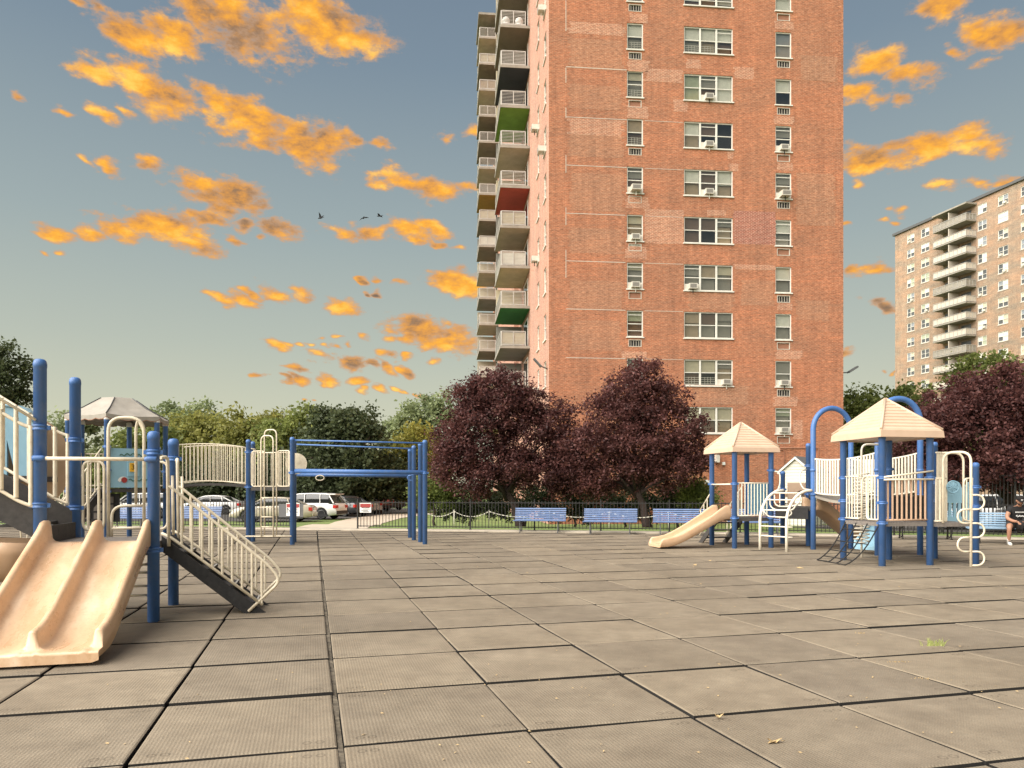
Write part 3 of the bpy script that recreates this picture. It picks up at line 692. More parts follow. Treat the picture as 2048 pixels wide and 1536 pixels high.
# ------------------------------------------------------------------ play equipment: shared pieces
def post(parent, x, y, h, clamps=(), r=.0675, org=(0, 0, 0), m='blue_steel', name='post'):
    b = MB(); b.lathe([(r, 0), (r, h - .10), (r * 1.05, h - .098), (r * 1.05, h - .055), (r * .93, h - .024), (r * .66, h - .006), (r * .2, h)], (x, y, 0), 14)
    p = b.build(name, m, parent, org)
    for z in clamps:
        c = MB(); c.lathe([(r, -.032), (r * 1.16, -.030), (r * 1.16, -.012), (r * 1.07, -.010), (r * 1.07, .010), (r * 1.16, .012), (r * 1.16, .030), (r, .032)], (x, y, z), 14)
        c.box((x + r * .9, y - .022, z - .024), (x + r * 1.55, y + .022, z + .024)); c.box((x - r * 1.55, y - .022, z - .024), (x - r * .9, y + .022, z + .024))
        c.build('clamp', m, p, org)
    return p
_bal = {}
def baluster_mesh(r, m):
    if (r, m) not in _bal:
        b = MB(); b.tube([(0, 0, 0), (0, 0, 1)], r, 8, caps=False); _bal[(r, m)] = b.mesh('baluster', m)
    return _bal[(r, m)]
def guard(parent, a, b, zb, zt, n, m='cream_tube', rb=.013, rr=.019, org=(0, 0, 0), name='guard_rail', sag=0.0, frame=False, margin=.5, ends=True):
    """railing between two ground points: a frame of tubes, each baluster an object of its own"""
    zb = (zb, zb) if isinstance(zb, (int, float)) else zb; zt = (zt, zt) if isinstance(zt, (int, float)) else zt
    K = 10
    def P(t, zz_): return (a[0] + (b[0] - a[0]) * t, a[1] + (b[1] - a[1]) * t, zz_[0] + (zz_[1] - zz_[0]) * t + sag * 4 * t * (1 - t))
    f = MB()
    if frame: f.tube(fillet([P(0, zb), P(1, zb), P(1, zt), P(0, zt)], .10, 4, True), rr, 8, closed=True)
    elif sag:
        f.tube([P(k / K, zt) for k in range(K + 1)], rr, 8); f.tube([P(k / K, zb) for k in range(K + 1)], rr, 8)
    else: f.tube([P(0, zt), P(1, zt)], rr, 8); f.tube([P(0, zb), P(1, zb)], rr, 8)
    fr = f.build(name, m, parent, org); me = baluster_mesh(rb, m)
    for i in range(n):
        t = (i + margin) / (n - 1 + 2 * margin); p = P(t, zb); q = P(t, zt)
        obj('baluster', me, fr, (p[0] - org[0], p[1] - org[1], p[2] - org[2]), (0, 0, 0), (1, 1, q[2] - p[2]))
    return fr
def pipe(parent, pts, r=.02, m='cream_tube', org=(0, 0, 0), name='rail', fil=.0, n=8):
    b = MB(); b.tube(fillet(pts, fil, 5) if fil else pts, r, n); return b.build(name, m, parent, org)
def chute(parent, st, xs, m='tan_plastic', frame=None, org=(0, 0, 0), wt=.05, name='slide', lip=True, walls=None):
    """moulded slide: st = stations (run, z, wall height); xs = wall centre lines across; frame(run, across, z) -> point"""
    rings = []
    for (s, z, h) in st:
        prof = []; h = max(h, .002)
        for i, xc in enumerate(xs):
            o = -1 if i == 0 else 1
            first, last = i == 0, i == len(xs) - 1
            hw = wt * (.5 if not (first or last) else .5)
            L_ = [(-hw * 2.0, .012) if not first else (-hw, -.055), (-hw * 1.35, .04 * min(1, h / .1)) if not first else (-hw * 1.02, h * .4), (-hw * 1.02, h * .75), (-hw * .8, h * .94), (-hw * .3, h), (hw * .3, h), (hw * .8, h * .94), (hw * 1.02, h * .75),
                  (hw * 1.35, .04 * min(1, h / .1)) if not last else (hw * 1.02, h * .4), (hw * 2.0, .012) if not last else (hw, -.055)]
            if not first: L_ = [(-hw * 3.2, 0)] + L_
            if not last: L_ = L_ + [(hw * 3.2, 0)]
            prof += [(xc + dx, z + dz) for dx, dz in L_]
        x0, x1 = xs[0], xs[-1]
        prof += [(x1 - .02, z - .075), (x0 + .02, z - .075)]
        rings.append([frame(s, x, zv) for x, zv in prof])
    b = MB(); b.loft(rings, 0, True, True); return b.build(name, m, parent, org)

# ------------------------------------------------------------------ left: the near deck with the double slide
P3 = Vector((-4.206, 8.80))
ln = thing('play_structure', 'blue and cream play structure with a double tan slide, at the left front', 'play structure', (P3.x, P3.y, 0), TH)
DX, DY, DZ = -1.18, 1.30, .93
post(ln, DX, 0, 3.03, (2.25, 1.37)); post(ln, DX, DY, 3.01, (2.19, 1.31)); post(ln, 0, 0, 2.236, (1.985, .84)); post(ln, 0, DY, 2.234, (1.96, .84))
m = MB(); m.box((DX - .02, .02, DZ - .055), (.02, DY - .02, DZ)); m.box((DX, 0, DZ - .15), (0, .03, DZ - .056)); m.box((DX, DY - .03, DZ - .15), (0, DY, DZ - .056)); m.box((-.03, .03, DZ - .15), (0, DY - .03, DZ - .056)); m.build('deck', 'deck_top', ln)
# double slide
stn = [(.05, .95, .10), (.045, .95, .215), (.03, .95, .25), (-.06, .95, .25), (-.13, .945, .245), (-.24, .91, .205), (-.40, .84, .19), (-.9, .59, .188), (-1.35, .365, .186), (-1.60, .24, .185), (-1.77, .175, .185), (-1.90, .145, .18), (-2.02, .135, .175), (-2.10, .133, .17), (-2.115, .133, .15), (-2.12, .133, .0), (-2.24, .131, .0), (-2.265, .125, .0), (-2.272, .105, .0)]
chute(ln, stn, (-1.115, -.585, -.055), 'slide_plastic', lambda s, x, z: (x, s, z), wt=.075)
m = MB()
for x in (-.95, -.22): m.tube([(x, -2.10, 0), (x, -2.10, .075)], .022, 8)
m.build('slide_foot', 'alu', ln)
# bars: over the slide, and the rungs under the deck
pipe(ln, [(DX - .03, -.085, 1.90), (.03, -.085, 1.90)], .0215, name='guard_bar')
for x in (DX, 0):
    m = MB(); m.lathe([(.030, 0), (.034, .004), (.034, .10), (.026, .13)], (0, 0, 0), 10); o = m.build('bar_socket', 'blue_steel', ln); o.location = (x - (.05 if x else -.05), -.085, 1.90); o.rotation_euler = (0, R(90 if x else -90), 0)
for z in (.80, .67, .575, .42, .31): pipe(ln, [(-.62, .02, z), (0, .02, z)], .014, name='rung')
# arched opening with side panels at the back of the deck
pipe(ln, fillet([(-.79, DY, DZ), (-.79, DY, 2.50), (-.36, DY, 2.50), (-.36, DY, DZ)], .19, 7), .022, name='arch_rail')
pipe(ln, fillet([(-.36, DY + .03, 2.30), (-.46, DY + .16, 2.50), (-.50, DY + .2, 2.38), (-.50, DY + .2, 1.34)], .1, 6), .02, name='hand_rail')
pipe(ln, fillet([(-.75, DY, DZ), (-.75, DY, 1.335), (-.36, DY, 1.335)], .16, 7), .018, name='loop_rail')
pipe(ln, [(-.75, DY, 1.04), (-.30, DY, 1.04)], .018, name='rail')
g = guard(ln, (-1.09, DY), (-.84, DY), 1.02, 1.92, 2, frame=True, rb=.017, rr=.018)
g = guard(ln, (-.29, DY), (-.07, DY), 1.02, 1.92, 1, frame=True, rb=.017, rr=.018)

def stair_flight(parent, frame, x0, z0, x1, z1, y0, y1, steps, string_poly, m='stair_black', org=(0, 0, 0)):
    """two stringers and treads; frame(x, y, z) -> point"""
    for y in (y0, y1):
        b = MB(); d = .035 if y == y0 else -.035
        p = [Vector(frame(x, y, z)) for x, z in string_poly]; e = Vector(frame(0, y + d, 0)) - Vector(frame(0, y, 0))
        b.prism(p, e); b.build('stringer', m, parent, org)
    for i in range(steps):
        t = (i + .75) / (steps + .3); x = x0 + (x1 - x0) * t; z = z0 + (z1 - z0) * t
        b = MB(); A = [frame(x + sx, y, z + dz) for sx, y, dz in ((-.12, y0 + .036, -.03), (.12, y0 + .036, -.03), (.12, y1 - .036, -.03), (-.12, y1 - .036, -.03))]
        up = Vector(frame(0, 0, .03)) - Vector(frame(0, 0, 0)); b.prism(A, up); tr = b.build('tread', m, parent, org)
        b = MB(); s = 1 if x1 > x0 else -1
        A = [frame(x + sx * s, y, z + .001) for sx, y in ((.095, y0 + .04), (.118, y0 + .04), (.118, y1 - .04), (.095, y1 - .04))]; b.prism(A, up * .12); b.build('nosing', 'alu', tr, org)
idf = lambda x, y, z: (x, y, z)
stair_flight(ln, idf, .02, .95, 1.16, .02, .31, .98, 4, [(.03, .985), (.03, .80), (.98, 0.004), (1.235, 0.004)])
for y in (.30, .99):
    slope = -.835
    pts = fillet([(.10, y, 1.60), (.16, y, 1.56), (1.27, y, .60), (1.42, y, .40), (1.03, y, .03)], .11, 5)
    b = MB(); b.tube(pts, .019, 8)
    b.tube([(.03, y, 1.02), (.14, y, .965), (1.20, y, .105)], .018, 8)
    b.tube(fillet([(.04, y * .6 + .02 if y < .5 else DY - .02, 1.93), (.10, y, 1.95), (.115, y, .86)], .06, 4), .021, 8)
    b.tube([(.155, y, 1.72), (.165, y, 1.0)], .018, 8)
    fr = b.build('stair_rail', 'cream_tube', ln); me = baluster_mesh(.0155, 'cream_tube')
    for i in range(9):
        x = .26 + i * .116; zt = 1.56 + slope * (x - .16) - .015; zb_ = .965 + (x - .14) * -.811
        if x > 1.27: zt = min(zt, .52)
        obj('baluster', me, fr, (x, y, max(zb_, .10)), (0, 0, 0), (1, 1, zt - max(zb_, .10)))
# flight that climbs to the left, out of the picture
SL = .60
def upz(x, z): return z + (DX - x) * SL
stair_flight(ln, idf, DX - .1, DZ + .1, DX - 1.55, DZ + .95, .03, DY - .03, 5, [(DX + .01, .95), (DX - 1.6, .95 + 1.6 * SL), (DX - 1.6, 1.27 + 1.6 * SL), (DX - .05, 1.30), (DX + .01, 1.26)], 'deck_grey')
m = MB(); m.box((DX + .005, .1, DZ), (DX + .03, DY - .09, DZ + .20)); m.build('riser', 'deck_grey', ln)
for y in (-.02, DY + .0):
    b = MB(); q = 1.6
    b.tube(fillet([(DX, y, 2.22), (DX - .18, y, 2.28), (DX - q, y, 2.27 + q * SL)], .15, 4), .02, 8)
    if y < .5: b.tube([(DX - .02, y - .06, 2.33), (DX - q, y - .06, 2.40 + q * SL)], .016, 8)
    b.tube(fillet([(DX, y, 1.34), (DX - .18, y, 1.40), (DX - q, y, 1.40 + q * SL)], .15, 4), .02, 8)
    fr = b.build('stair_rail', 'cream_tube', ln); me = baluster_mesh(.026, 'cream_tube')
    for i in range(10):
        x = DX - .085 - i * .148; obj('baluster', me, fr, (x, y, upz(x, 1.34) - .02), (0, 0, 0), (1, 1, .90))
m = MB(); m.box((DX - 2.8, 0, DZ + .90), (DX - 1.58, DY, DZ + .96)); m.build('deck', 'deck_grey', ln)
for x, y in ((DX - 1.6, 0), (DX - 1.6, DY), (DX - 2.8, 0), (DX - 2.8, DY)): post(ln, x, y, 3.4)
# trough of the curved slide under the flight
b = MB(); rings = []
for k in range(9):
    t = k / 8; x = DX - 2.3 + 2.15 * t; z = 1.02 - .06 * t - .02 * t * t; y = .22 - .05 * math.sin(t * 2)
    prof = [(.42 * math.cos(a), .50 * math.sin(a)) for a in [math.pi + math.pi * j / 10 for j in range(11)]]
    inn = [(.385 * math.cos(a), .465 * math.sin(a)) for a in [2 * math.pi - math.pi * j / 10 for j in range(11)]]
    rings.append([(x, y + .3 + c, z + s) for c, s in prof + inn])
b.loft(rings, 0, True, True); b.build('curved_chute', 'tan_plastic', ln)
# round tan hood and blue shell of the tube behind the flight
def disc_hood():
    cx, d = 60, 12.0; c = Vector(wp(cx, 926, d)); rr_ = .585; b = MB()
    prof = [(rr_, -.34), (rr_, .0), (rr_ * .99, .02), (rr_ * .95, .035), (rr_ * .93, .03), (rr_ * .88, .045), (rr_ * .4, .06)]
    b.lathe(prof, (0, 0, 0), 40); o = b.build('tunnel_hood', 'tan_plastic', ln)
    rel = Vector((c.x - P3.x, c.y - P3.y)); o.location = (rel.dot(U), rel.dot(V), c.z); o.rotation_euler = (R(90), 0, R(30)); o.scale = (1, 1.28, 1)
    c = Vector(wp(18, 880, 11.55)); rel = Vector((c.x - P3.x, c.y - P3.y)); b = MB()
    out = [(-.7, -.55), (.37, -.55), (.37, .30), (.30, .44), (.16, .50), (-.7, .60)]
    hole = [(.03, -.34), (.13, .16), (-.16, -.34)]
    b.prism([(x, -.03, z) for x, z in [(-.7, -.55), (-.02, -.55), (-.02, .0), (-.30, .0), (-.30, .58), (-.7, .60)]], (0, .06, 0))
    b.prism([(x, -.028, z) for x, z in [(-.30, .0), (.12, .0), (.37, .0), (.37, .30), (.30, .44), (.16, .50), (-.30, .56)]], (0, .056, 0))
    b.prism([(x, -.028, z) for x, z in [(.14, 0.0), (.20, -.55), (.37, -.55), (.37, 0.0)]], (0, .056, 0))
    b.prism([(x, -.028, z) for x, z in [(-.02, 0.0), (.14, .0), (.20, -.55), (.10, -.55)]], (0, .056, 0))
    o = b.build('shell_panel', 'sky_plastic', ln); o.location = (rel.dot(U), rel.dot(V), c.z)
    b = MB(); b.box((-.8, -.3, -.64), (.5, .6, -.56)); o2_ = b.build('tunnel_deck', 'deck_grey', ln); o2_.location = o.location
    for dx in (-.75,): post(ln, o.location.x + dx, o.location.y + .5, 2.45, name='post')
    # blue top of the shell
    b = MB(); b.loft([[(-.7 + 1.06 * t, -.05, .60 - .10 * t - .28 * max(0, t - .8) * 4), (-.7 + 1.06 * t, .45, .60 - .10 * t - .28 * max(0, t - .8) * 4), (-.7 + 1.06 * t, .45, .56 - .10 * t - .28 * max(0, t - .8) * 4), (-.7 + 1.06 * t, -.05, .56 - .10 * t - .28 * max(0, t - .8) * 4)] for t in [k / 10 for k in range(11)]], 0, True)
    o3 = b.build('shell_top', 'sky_plastic', ln); o3.location = (o.location.x, o.location.y, o.location.z + .012)
disc_hood()

# ------------------------------------------------------------------ left: canopy deck, arched bridge and ladder deck
HC = Vector((-10.80, 20.6)); HR = 1.24
cs = thing('play_structure', 'canopy-topped blue play structure with an arched bridge, behind the slide on the left', 'play structure', (HC.x, HC.y, 0)); og = (HC.x, HC.y, 0)
HV = [(HC.x + HR * math.cos(R(-75 + 60 * k)), HC.y + HR * math.sin(R(-75 + 60 * k))) for k in range(6)]
DC = 1.58
for k, (x, y) in enumerate(HV):
    post(cs, x, y, 3.42, (2.66, 2.06, 1.5) if k < 3 else (1.5,), org=og)
    b = MB(); b.lathe([(.075, 3.36), (.08, 3.37), (.08, 3.47), (.05, 3.50)], (x, y, 0), 12); b.build('post_cap', 'print_white', cs, og)
m = MB(); m.prism([(x, y, DC - .10) for x, y in HV], (0, 0, .10)); m.build('deck', 'deck_grey', cs, og)
def canopy():
    b = MB(); K = 12; top = []; ring_e = []; ring_m = []; val = []
    E_ = [(HC.x + (HR + .09) * math.cos(R(-75 + 60 * k)), HC.y + (HR + .09) * math.sin(R(-75 + 60 * k))) for k in range(6)]
    for k in range(6):
        for j in range(K):
            t = j / K; p = lerp(E_[k], E_[(k + 1) % 6], t); sag = .05 * 4 * t * (1 - t)
            ring_e.append((p[0], p[1], 3.52 - sag * .8)); q = lerp((HC.x, HC.y), p, .34); ring_m.append((q[0], q[1], 4.02)); 
            val.append((p[0], p[1], 3.52 - sag * .8 - .085 - .042 * abs(math.sin(t * math.pi * 4))))
    q2 = [(HC.x + (x - HC.x) * .9, HC.y + (y - HC.y) * .9, 4.045) for x, y, z in ring_m]
    mid = [((a[0] + c[0]) / 2, (a[1] + c[1]) / 2, (a[2] + c[2]) / 2 - .035) for a, c in zip(ring_e, ring_m)]
    n = len(ring_e); b.loft([val, ring_e, mid, ring_m, q2], 0, False, False); b.add(q2, [tuple(range(n))], 0)
    o = b.build('canopy', 'canvas', cs, og)
    b = MB(); b.loft([[(x, y, z + .004) for x, y, z in val], [(x, y, z - .014) for x, y, z in val]], 0, False, False); b.build('canopy_trim', 'pipe_brown', o, og)
    for k in range(6):
        b = MB(); e = ring_e[k * K]; mm = ring_m[k * K]; b.tube([(e[0], e[1], e[2] + .012), (mid[k * K][0], mid[k * K][1], mid[k * K][2] + .012), (mm[0], mm[1], mm[2] + .012)], .014, 5); b.build('seam', 'lamp_grey', o, og)
canopy()
# the blue counting panel
a, c = Vector(HV[0]), Vector(HV[1]); d = (c - a).normalized(); rz = math.atan2(d.y, d.x); mid = (a + c) / 2
b = MB(); b.box((-.54, -.02, 1.60), (.54, .02, 2.63)); pn = b.build('counting_panel', 'sky_plastic', cs); pn.location = (mid.x - HC.x, mid.y - HC.y, 0); pn.rotation_euler = (0, 0, rz)
b = MB(); b.box((-.13, -.05, 1.90), (.16, -.021, 2.40)); o = b.build('block_frame', 'sky_plastic', pn)
b = MB(); b.box((-.09, -.075, 2.02), (.07, -.0505, 2.25)); b.build('number_block', 'yellow_block', pn)
text('3', .19, (-.012, -.079, 2.135), 'numeral', 'print_black', pn)
b = MB()
for x0, z0 in ((-.32, 2.44), (-.10, 1.80)):
    pts = [(x0 + k * .03, -.026, z0 + .03 * math.sin(k * 1.3) + (.04 if z0 > 2 else 0) * math.sin(k / 20 * math.pi)) for k in range(22)]
    b.tube(pts, .010, 5)
b.build('printed_chain', 'print_green', pn)
b = MB(); b.lathe([(.075, -.002), (.075, .004)], (0, 0, 0), 16); o = b.build('printed_ball', 'print_red', pn); o.location = (-.21, -.026, 1.80); o.rotation_euler = (R(90), 0, 0)
pts = arc((-.24, -.024, 1.76), .13, R(40), R(170), 10, (1, 0, 0), (0, 0, 1)); inn = arc((-.22, -.024, 1.72), .09, R(170), R(40), 10, (1, 0, 0), (0, 0, 1))
b = MB(); b.prism(pts + inn, (0, -.003, 0)); b.build('printed_arc', 'print_white', pn)
# guards on the other sides, steep flight on the left
for k in (2, 3, 4): guard(cs, HV[k], HV[(k + 1) % 6], DC + .08, 2.55, 8, org=og)
sa = (Vector(HV[5]) * .45 + Vector(HV[0]) * .55); so = (sa - HC).normalized(); sside = Vector((-so.y, so.x)); srz = math.atan2(so.y, so.x)
sfr = lambda x, y, z: (sa.x + so.x * x + sside.x * y, sa.y + so.y * x + sside.y * y, z)
stair_flight(cs, sfr, 0, DC, 1.5, .05, -.38, .38, 6, [(0, DC + .02), (0, DC - .25), (1.5, 0), (1.75, 0)], 'deck_grey', og)
for y in (-.40, .40):
    A = sfr(0.05, y, 0); B = sfr(1.6, y, 0); guard(cs, A[:2], B[:2], (DC + .12, .16), (DC + 1.02, .95), 11, org=og, name='stair_rail')
    pipe(cs, fillet([sfr(1.6, y, .95), sfr(1.75, y, .8), sfr(1.66, y, .05)], .1, 4), .018, org=og)
# dark play panel under the deck
a = Vector(HV[5]); c = Vector(HV[0]); mid = (a + c) / 2; rz2 = math.atan2((c - a).y, (c - a).x)
b = MB(); b.box((-.52, -.02, .70), (.52, .02, 1.44)); tp = b.build('game_panel', 'stair_black', cs); tp.location = (mid.x - HC.x + .25, mid.y - HC.y + .1, 0); tp.rotation_euler = (0, 0, rz2 + R(20))
for i in range(3):
    for j in range(3):
        b = MB(); b.box((-.40 + i * .29, -.055, .78 + j * .21), (-.20 + i * .29, -.021, .94 + j * .21)); b.build('game_block', 'deck_top', tp)
# arched bridge
S1 = Vector((-7.52, 21.4)); L1 = Vector((-6.15, 21.0))
bd = Vector((1, .06)).normalized(); bn = Vector((-bd.y, bd.x))
B0 = Vector((-9.62, 21.27)); B1 = S1 - bd * .03
for k, off in enumerate((0, .86)):
    A = B0 + bn * off; C = B1 + bn * off
    guard(cs, A, C, (1.74, 1.70), (2.80, 2.74), 19, sag=.075, org=og, rb=.0145, rr=.017, name='bridge_rail')
b = MB(); rings = []
for k in range(11):
    t = k / 10; z = 1.66 + .075 * 4 * t * (1 - t); p = B0.lerp(B1, t); q = p + bn * .86
    rings.append([(p.x, p.y, z - .07), (p.x, p.y, z), (q.x, q.y, z), (q.x, q.y, z - .07)])
b.loft(rings, 0, False); b.build('bridge_deck', 'deck_grey', cs, og)
# ladder deck
lv = (L1 - S1); lvn = Vector((-lv.y, lv.x)).normalized(); S2 = Vector((-7.72, 22.35)); L2 = Vector((-6.42, 22.1))
for p, h in ((S1, 2.98), (S2, 2.98), (L1, 3.02), (L2, 3.02)): post(cs, p.x, p.y, h, (2.62, 1.62) if p in (S1, S2) else (2.02,), org=og)
b = MB(); b.prism([(p.x, p.y, 1.52) for p in (S1, L1, L2, S2)], (0, 0, .10)); b.build('deck', 'deck_grey', cs, og)
q = lambda t: (S1.x + lv.x * t, S1.y + lv.y * t)
guard(cs, q(.07), q(.37), 1.64, 2.64, 5, org=og, frame=True, rb=.0135, rr=.017); guard(cs, q(.66), q(.95), 1.64, 2.64, 5, org=og, frame=True, rb=.0135, rr=.017)
for dy in (0, -.16):
    f = MB(); o_ = lvn * dy; z1 = 3.24 if dy == 0 else 3.06
    f.tube(fillet([(q(.37)[0] + o_.x, q(.37)[1] + o_.y, .22), (q(.37)[0] + o_.x, q(.37)[1] + o_.y, z1), (q(.645)[0] + o_.x, q(.645)[1] + o_.y, z1), (q(.645)[0] + o_.x, q(.645)[1] + o_.y, .22)], .16, 6), .02, 8); f.build('ladder_arch', 'cream_tube', cs, og)
for z in (.5, .78, 1.05, 1.32):
    o_ = lvn * -.16; pipe(cs, [(q(.37)[0] + o_.x, q(.37)[1] + o_.y, z), (q(.645)[0] + o_.x, q(.645)[1] + o_.y, z)], .015, org=og, name='rung')
pipe(cs, [(q(-.05)[0], q(-.05)[1] - .1, .22), (q(1.0)[0], q(1.0)[1] - .1, .25)], .02, org=og, name='foot_rail')
guard(cs, S2, L2, 1.64, 2.64, 10, org=og)
b = MB(); b.lathe([(.30, -.02), (.30, .02)], (0, 0, 0), 28); o = b.build('round_panel', 'cream_tube', cs); o.location = (L1.x - .02 - HC.x, L1.y + .45 - HC.y, 2.29); o.rotation_euler = (R(90), 0, R(8))

# ------------------------------------------------------------------ overhead bars
oh = thing('overhead_bars', 'blue overhead climbing bars beside the path gate', 'climbing bars', (-2.46, 21.2, 0)); oo = (-2.46, 21.2, 0)
RP = [Vector((-2.46, 21.2)), Vector((-2.70, 22.1)), Vector((-3.01, 23.0)), Vector((-3.29, 24.2))]
RZ = [2.95, 2.93, 2.90, 2.87]
for p, h in zip(RP, RZ): post(oh, p.x, p.y, h, (2.02,), org=oo)
vdir = (RP[3] - RP[0]) / 3.0
LPp = [L1 + Vector((.02, -.16)), L1 + vdir * .95, L1 + vdir * 1.9, L1 + vdir * 3.05]
post(oh, LPp[3].x, LPp[3].y, 2.9, org=oo); post(oh, LPp[2].x, LPp[2].y, 2.9, org=oo)
pipe(oh, [(LPp[0].x + .05, LPp[0].y + .16, 2.07), (RP[0].x, RP[0].y, 2.03)], .062, 'blue_steel', oo, 'beam')
pipe(oh, [(LPp[3].x, LPp[3].y, 2.03), (RP[3].x, RP[3].y, 2.00)], .062, 'blue_steel', oo, 'beam')
pipe(oh, [(LPp[0].x + .05, LPp[0].y + .16, 2.93), (RP[0].x, RP[0].y, 2.86)], .024, 'blue_steel', oo, 'bar')
pipe(oh, [(LPp[2].x, LPp[2].y, 2.93), (RP[2].x, RP[2].y, 2.80)], .024, 'blue_steel', oo, 'bar')
for px in (640, 823):
    x, y, z = wp(px, 957, 23.6); b = MB(); b.tube([(x + .13 * math.cos(a), y, z + .02 + .08 * math.sin(a)) for a in [k * math.pi / 10 for k in range(20)]], .016, 6, closed=True); b.tube([(x, y, z + .09), (x, y, 2.0)], .008, 5); b.build('hand_ring', 'cream_tube' if px < 700 else 'blue_steel', oh, oo)
# ------------------------------------------------------------------ right: two roofed towers joined by a hanging bridge
rs = thing('play_structure', 'blue and cream play structure with two tan pyramid roofs, at the right', 'play structure', (5.86, 19.75, 0)); ro = (5.86, 19.75, 0)
V2 = Vector
A1, A2, A3, A4 = V2((5.57, 20.9)), V2((5.86, 19.75)), V2((6.62, 21.15)), V2((6.90, 19.98))
B1, B2 = V2((7.76, 21.5)), V2((8.14, 20.6))
C1, C2 = V2((7.79, 19.4)), V2((8.90, 19.7))
E1, E2 = V2((8.58, 17.6)), V2((9.66, 17.75))
T1, T2, T3, T4, T5 = V2((7.29, 16.5)), V2((7.5, 15.2)), V2((8.34, 16.6)), V2((8.58, 15.4)), V2((9.49, 16.85))
G1 = V2((9.58, 15.5))
for p, h, c in ((A1, 2.60, (1.70,)), (A2, 2.60, (1.70, .80)), (A3, 2.60, ()), (A4, 2.60, (2.06, .80)), (B1, 2.08, (1.55,)), (B2, 2.82, (2.2, 1.42)), (T1, 2.66, (1.80, 1.30, .90)), (T2, 2.66, (1.79, 1.28, .87)), (T3, 2.66, (2.0, .9)), (T4, 2.66, (1.79,)), (T5, 2.62, (1.7, 1.3)), (G1, 2.11, (1.6, 1.2))):
    post(rs, p.x, p.y, h, c, org=ro)
def arch(a, b, top, clamps):
    d = (b - a); w = d.length; dn = d.normalized(); r = w / 2; zc = top - r * 1.02
    pts = [(a.x, a.y, 0), (a.x, a.y, zc * .5)] + [tuple((a + b) / 2 + dn * (-r * math.cos(t)))[:2] + (zc + r * math.sin(t),) for t in [math.pi * k / 16 for k in range(17)]] + [(b.x, b.y, zc * .5), (b.x, b.y, 0)]
    o = pipe(rs, pts, .0675, 'blue_steel', ro, 'arch_post', n=14)
    for p in (a, b):
        for z in clamps:
            c = MB(); c.lathe([(.0675, -.032), (.079, -.03), (.079, .03), (.0675, .032)], (p.x, p.y, z), 14); c.build('clamp', 'blue_steel', o, ro)
arch(C1, C2, 3.68, (2.05, 1.42)); arch(E1, E2, 3.70, (2.0, 1.4))
def deck(pts, z, t=.09, m='deck_grey', name='deck'):
    b = MB(); b.prism([(p.x, p.y, z - t) for p in pts], (0, 0, t)); return b.build(name, m, rs, ro)
deck((A1, A2, A4, A3), .80); deck((A4, C1, B2, B1), 1.10); deck((C1, C2, B2), 1.42)
deck((T1, T2, T4, T3), .88, .08, 'deck_top'); deck((T4, G1, T5, T3), .865, .08, 'deck_top'); deck((T3, T5, E2, E1), 1.42)
# dark skirt under the middle deck and riser behind tower two
b = MB(); b.bar((A4.x + .12, A4.y, .93), (C1.x - .12, C1.y + .02, .93), .03, .30); b.build('skirt', 'stair_black', rs, ro)
b = MB(); b.bar((B1.x, B1.y, .93), (B2.x, B2.y, .93), .03, .30); b.build('skirt', 'stair_black', rs, ro)
b = MB(); b.bar((T3.x + .08, T3.y + .02, 1.14), (T5.x - .08, T5.y, 1.14), .03, .5); b.build('riser', 'stair_black', rs, ro)

def pyramid(corners, ov, ze, zp, zf):
    """moulded roof: fascia, stepped shingle courses, cap"""
    c = sum(corners, V2((0, 0))) / 4; b = MB()
    def ring(f, z): return [(c.x + (p.x - c.x) * f, c.y + (p.y - c.y) * f, z) for p in corners]
    f0 = 1 + ov; f1 = 1 + ov * .93
    rings = [ring(f0 * .93, ze + .03), ring(f0 * .985, ze), ring(f0, ze + .008), ring(f1, zf - .012), ring(f1 * .985, zf)]
    n = 10; dh = (zp - zf)
    for i in range(n):
        t0 = i / n; t1 = (i + 1) / n
        fa = f1 * .975 * (1 - t0) + .02 * t0; fb = f1 * .975 * (1 - t1) + .02 * t1
        rings.append(ring(fa, zf + dh * t0 + .020)); rings.append(ring(fb + .024, zf + dh * t1 - .010))
        if i < n - 1: rings.append(ring(fb + .004, zf + dh * t1 - .004))
    b.loft(rings, 0, False, True); rf = b.build('roof', 'roof_plastic', rs, ro)
    h = MB()
    for p in corners: h.tube([(c.x + (p.x - c.x) * f1 * .985, c.y + (p.y - c.y) * f1 * .985, zf + .012), (c.x, c.y, zp + .004)], .030, 6)
    h.build('ridge', 'roof_plastic', rf, ro)
    u = MB(); u.add([(x, y, ze + .10) for x, y, z in ring(f0 * .93, ze)], [(0, 1, 2, 3)]); u.build('roof_soffit', 'pipe_brown', rf, ro)
pyramid([A1, A2, A4, A3], .30, 2.53, 3.37, 2.665); pyramid([T1, T2, T4, T3], .32, 2.60, 3.47, 2.755)

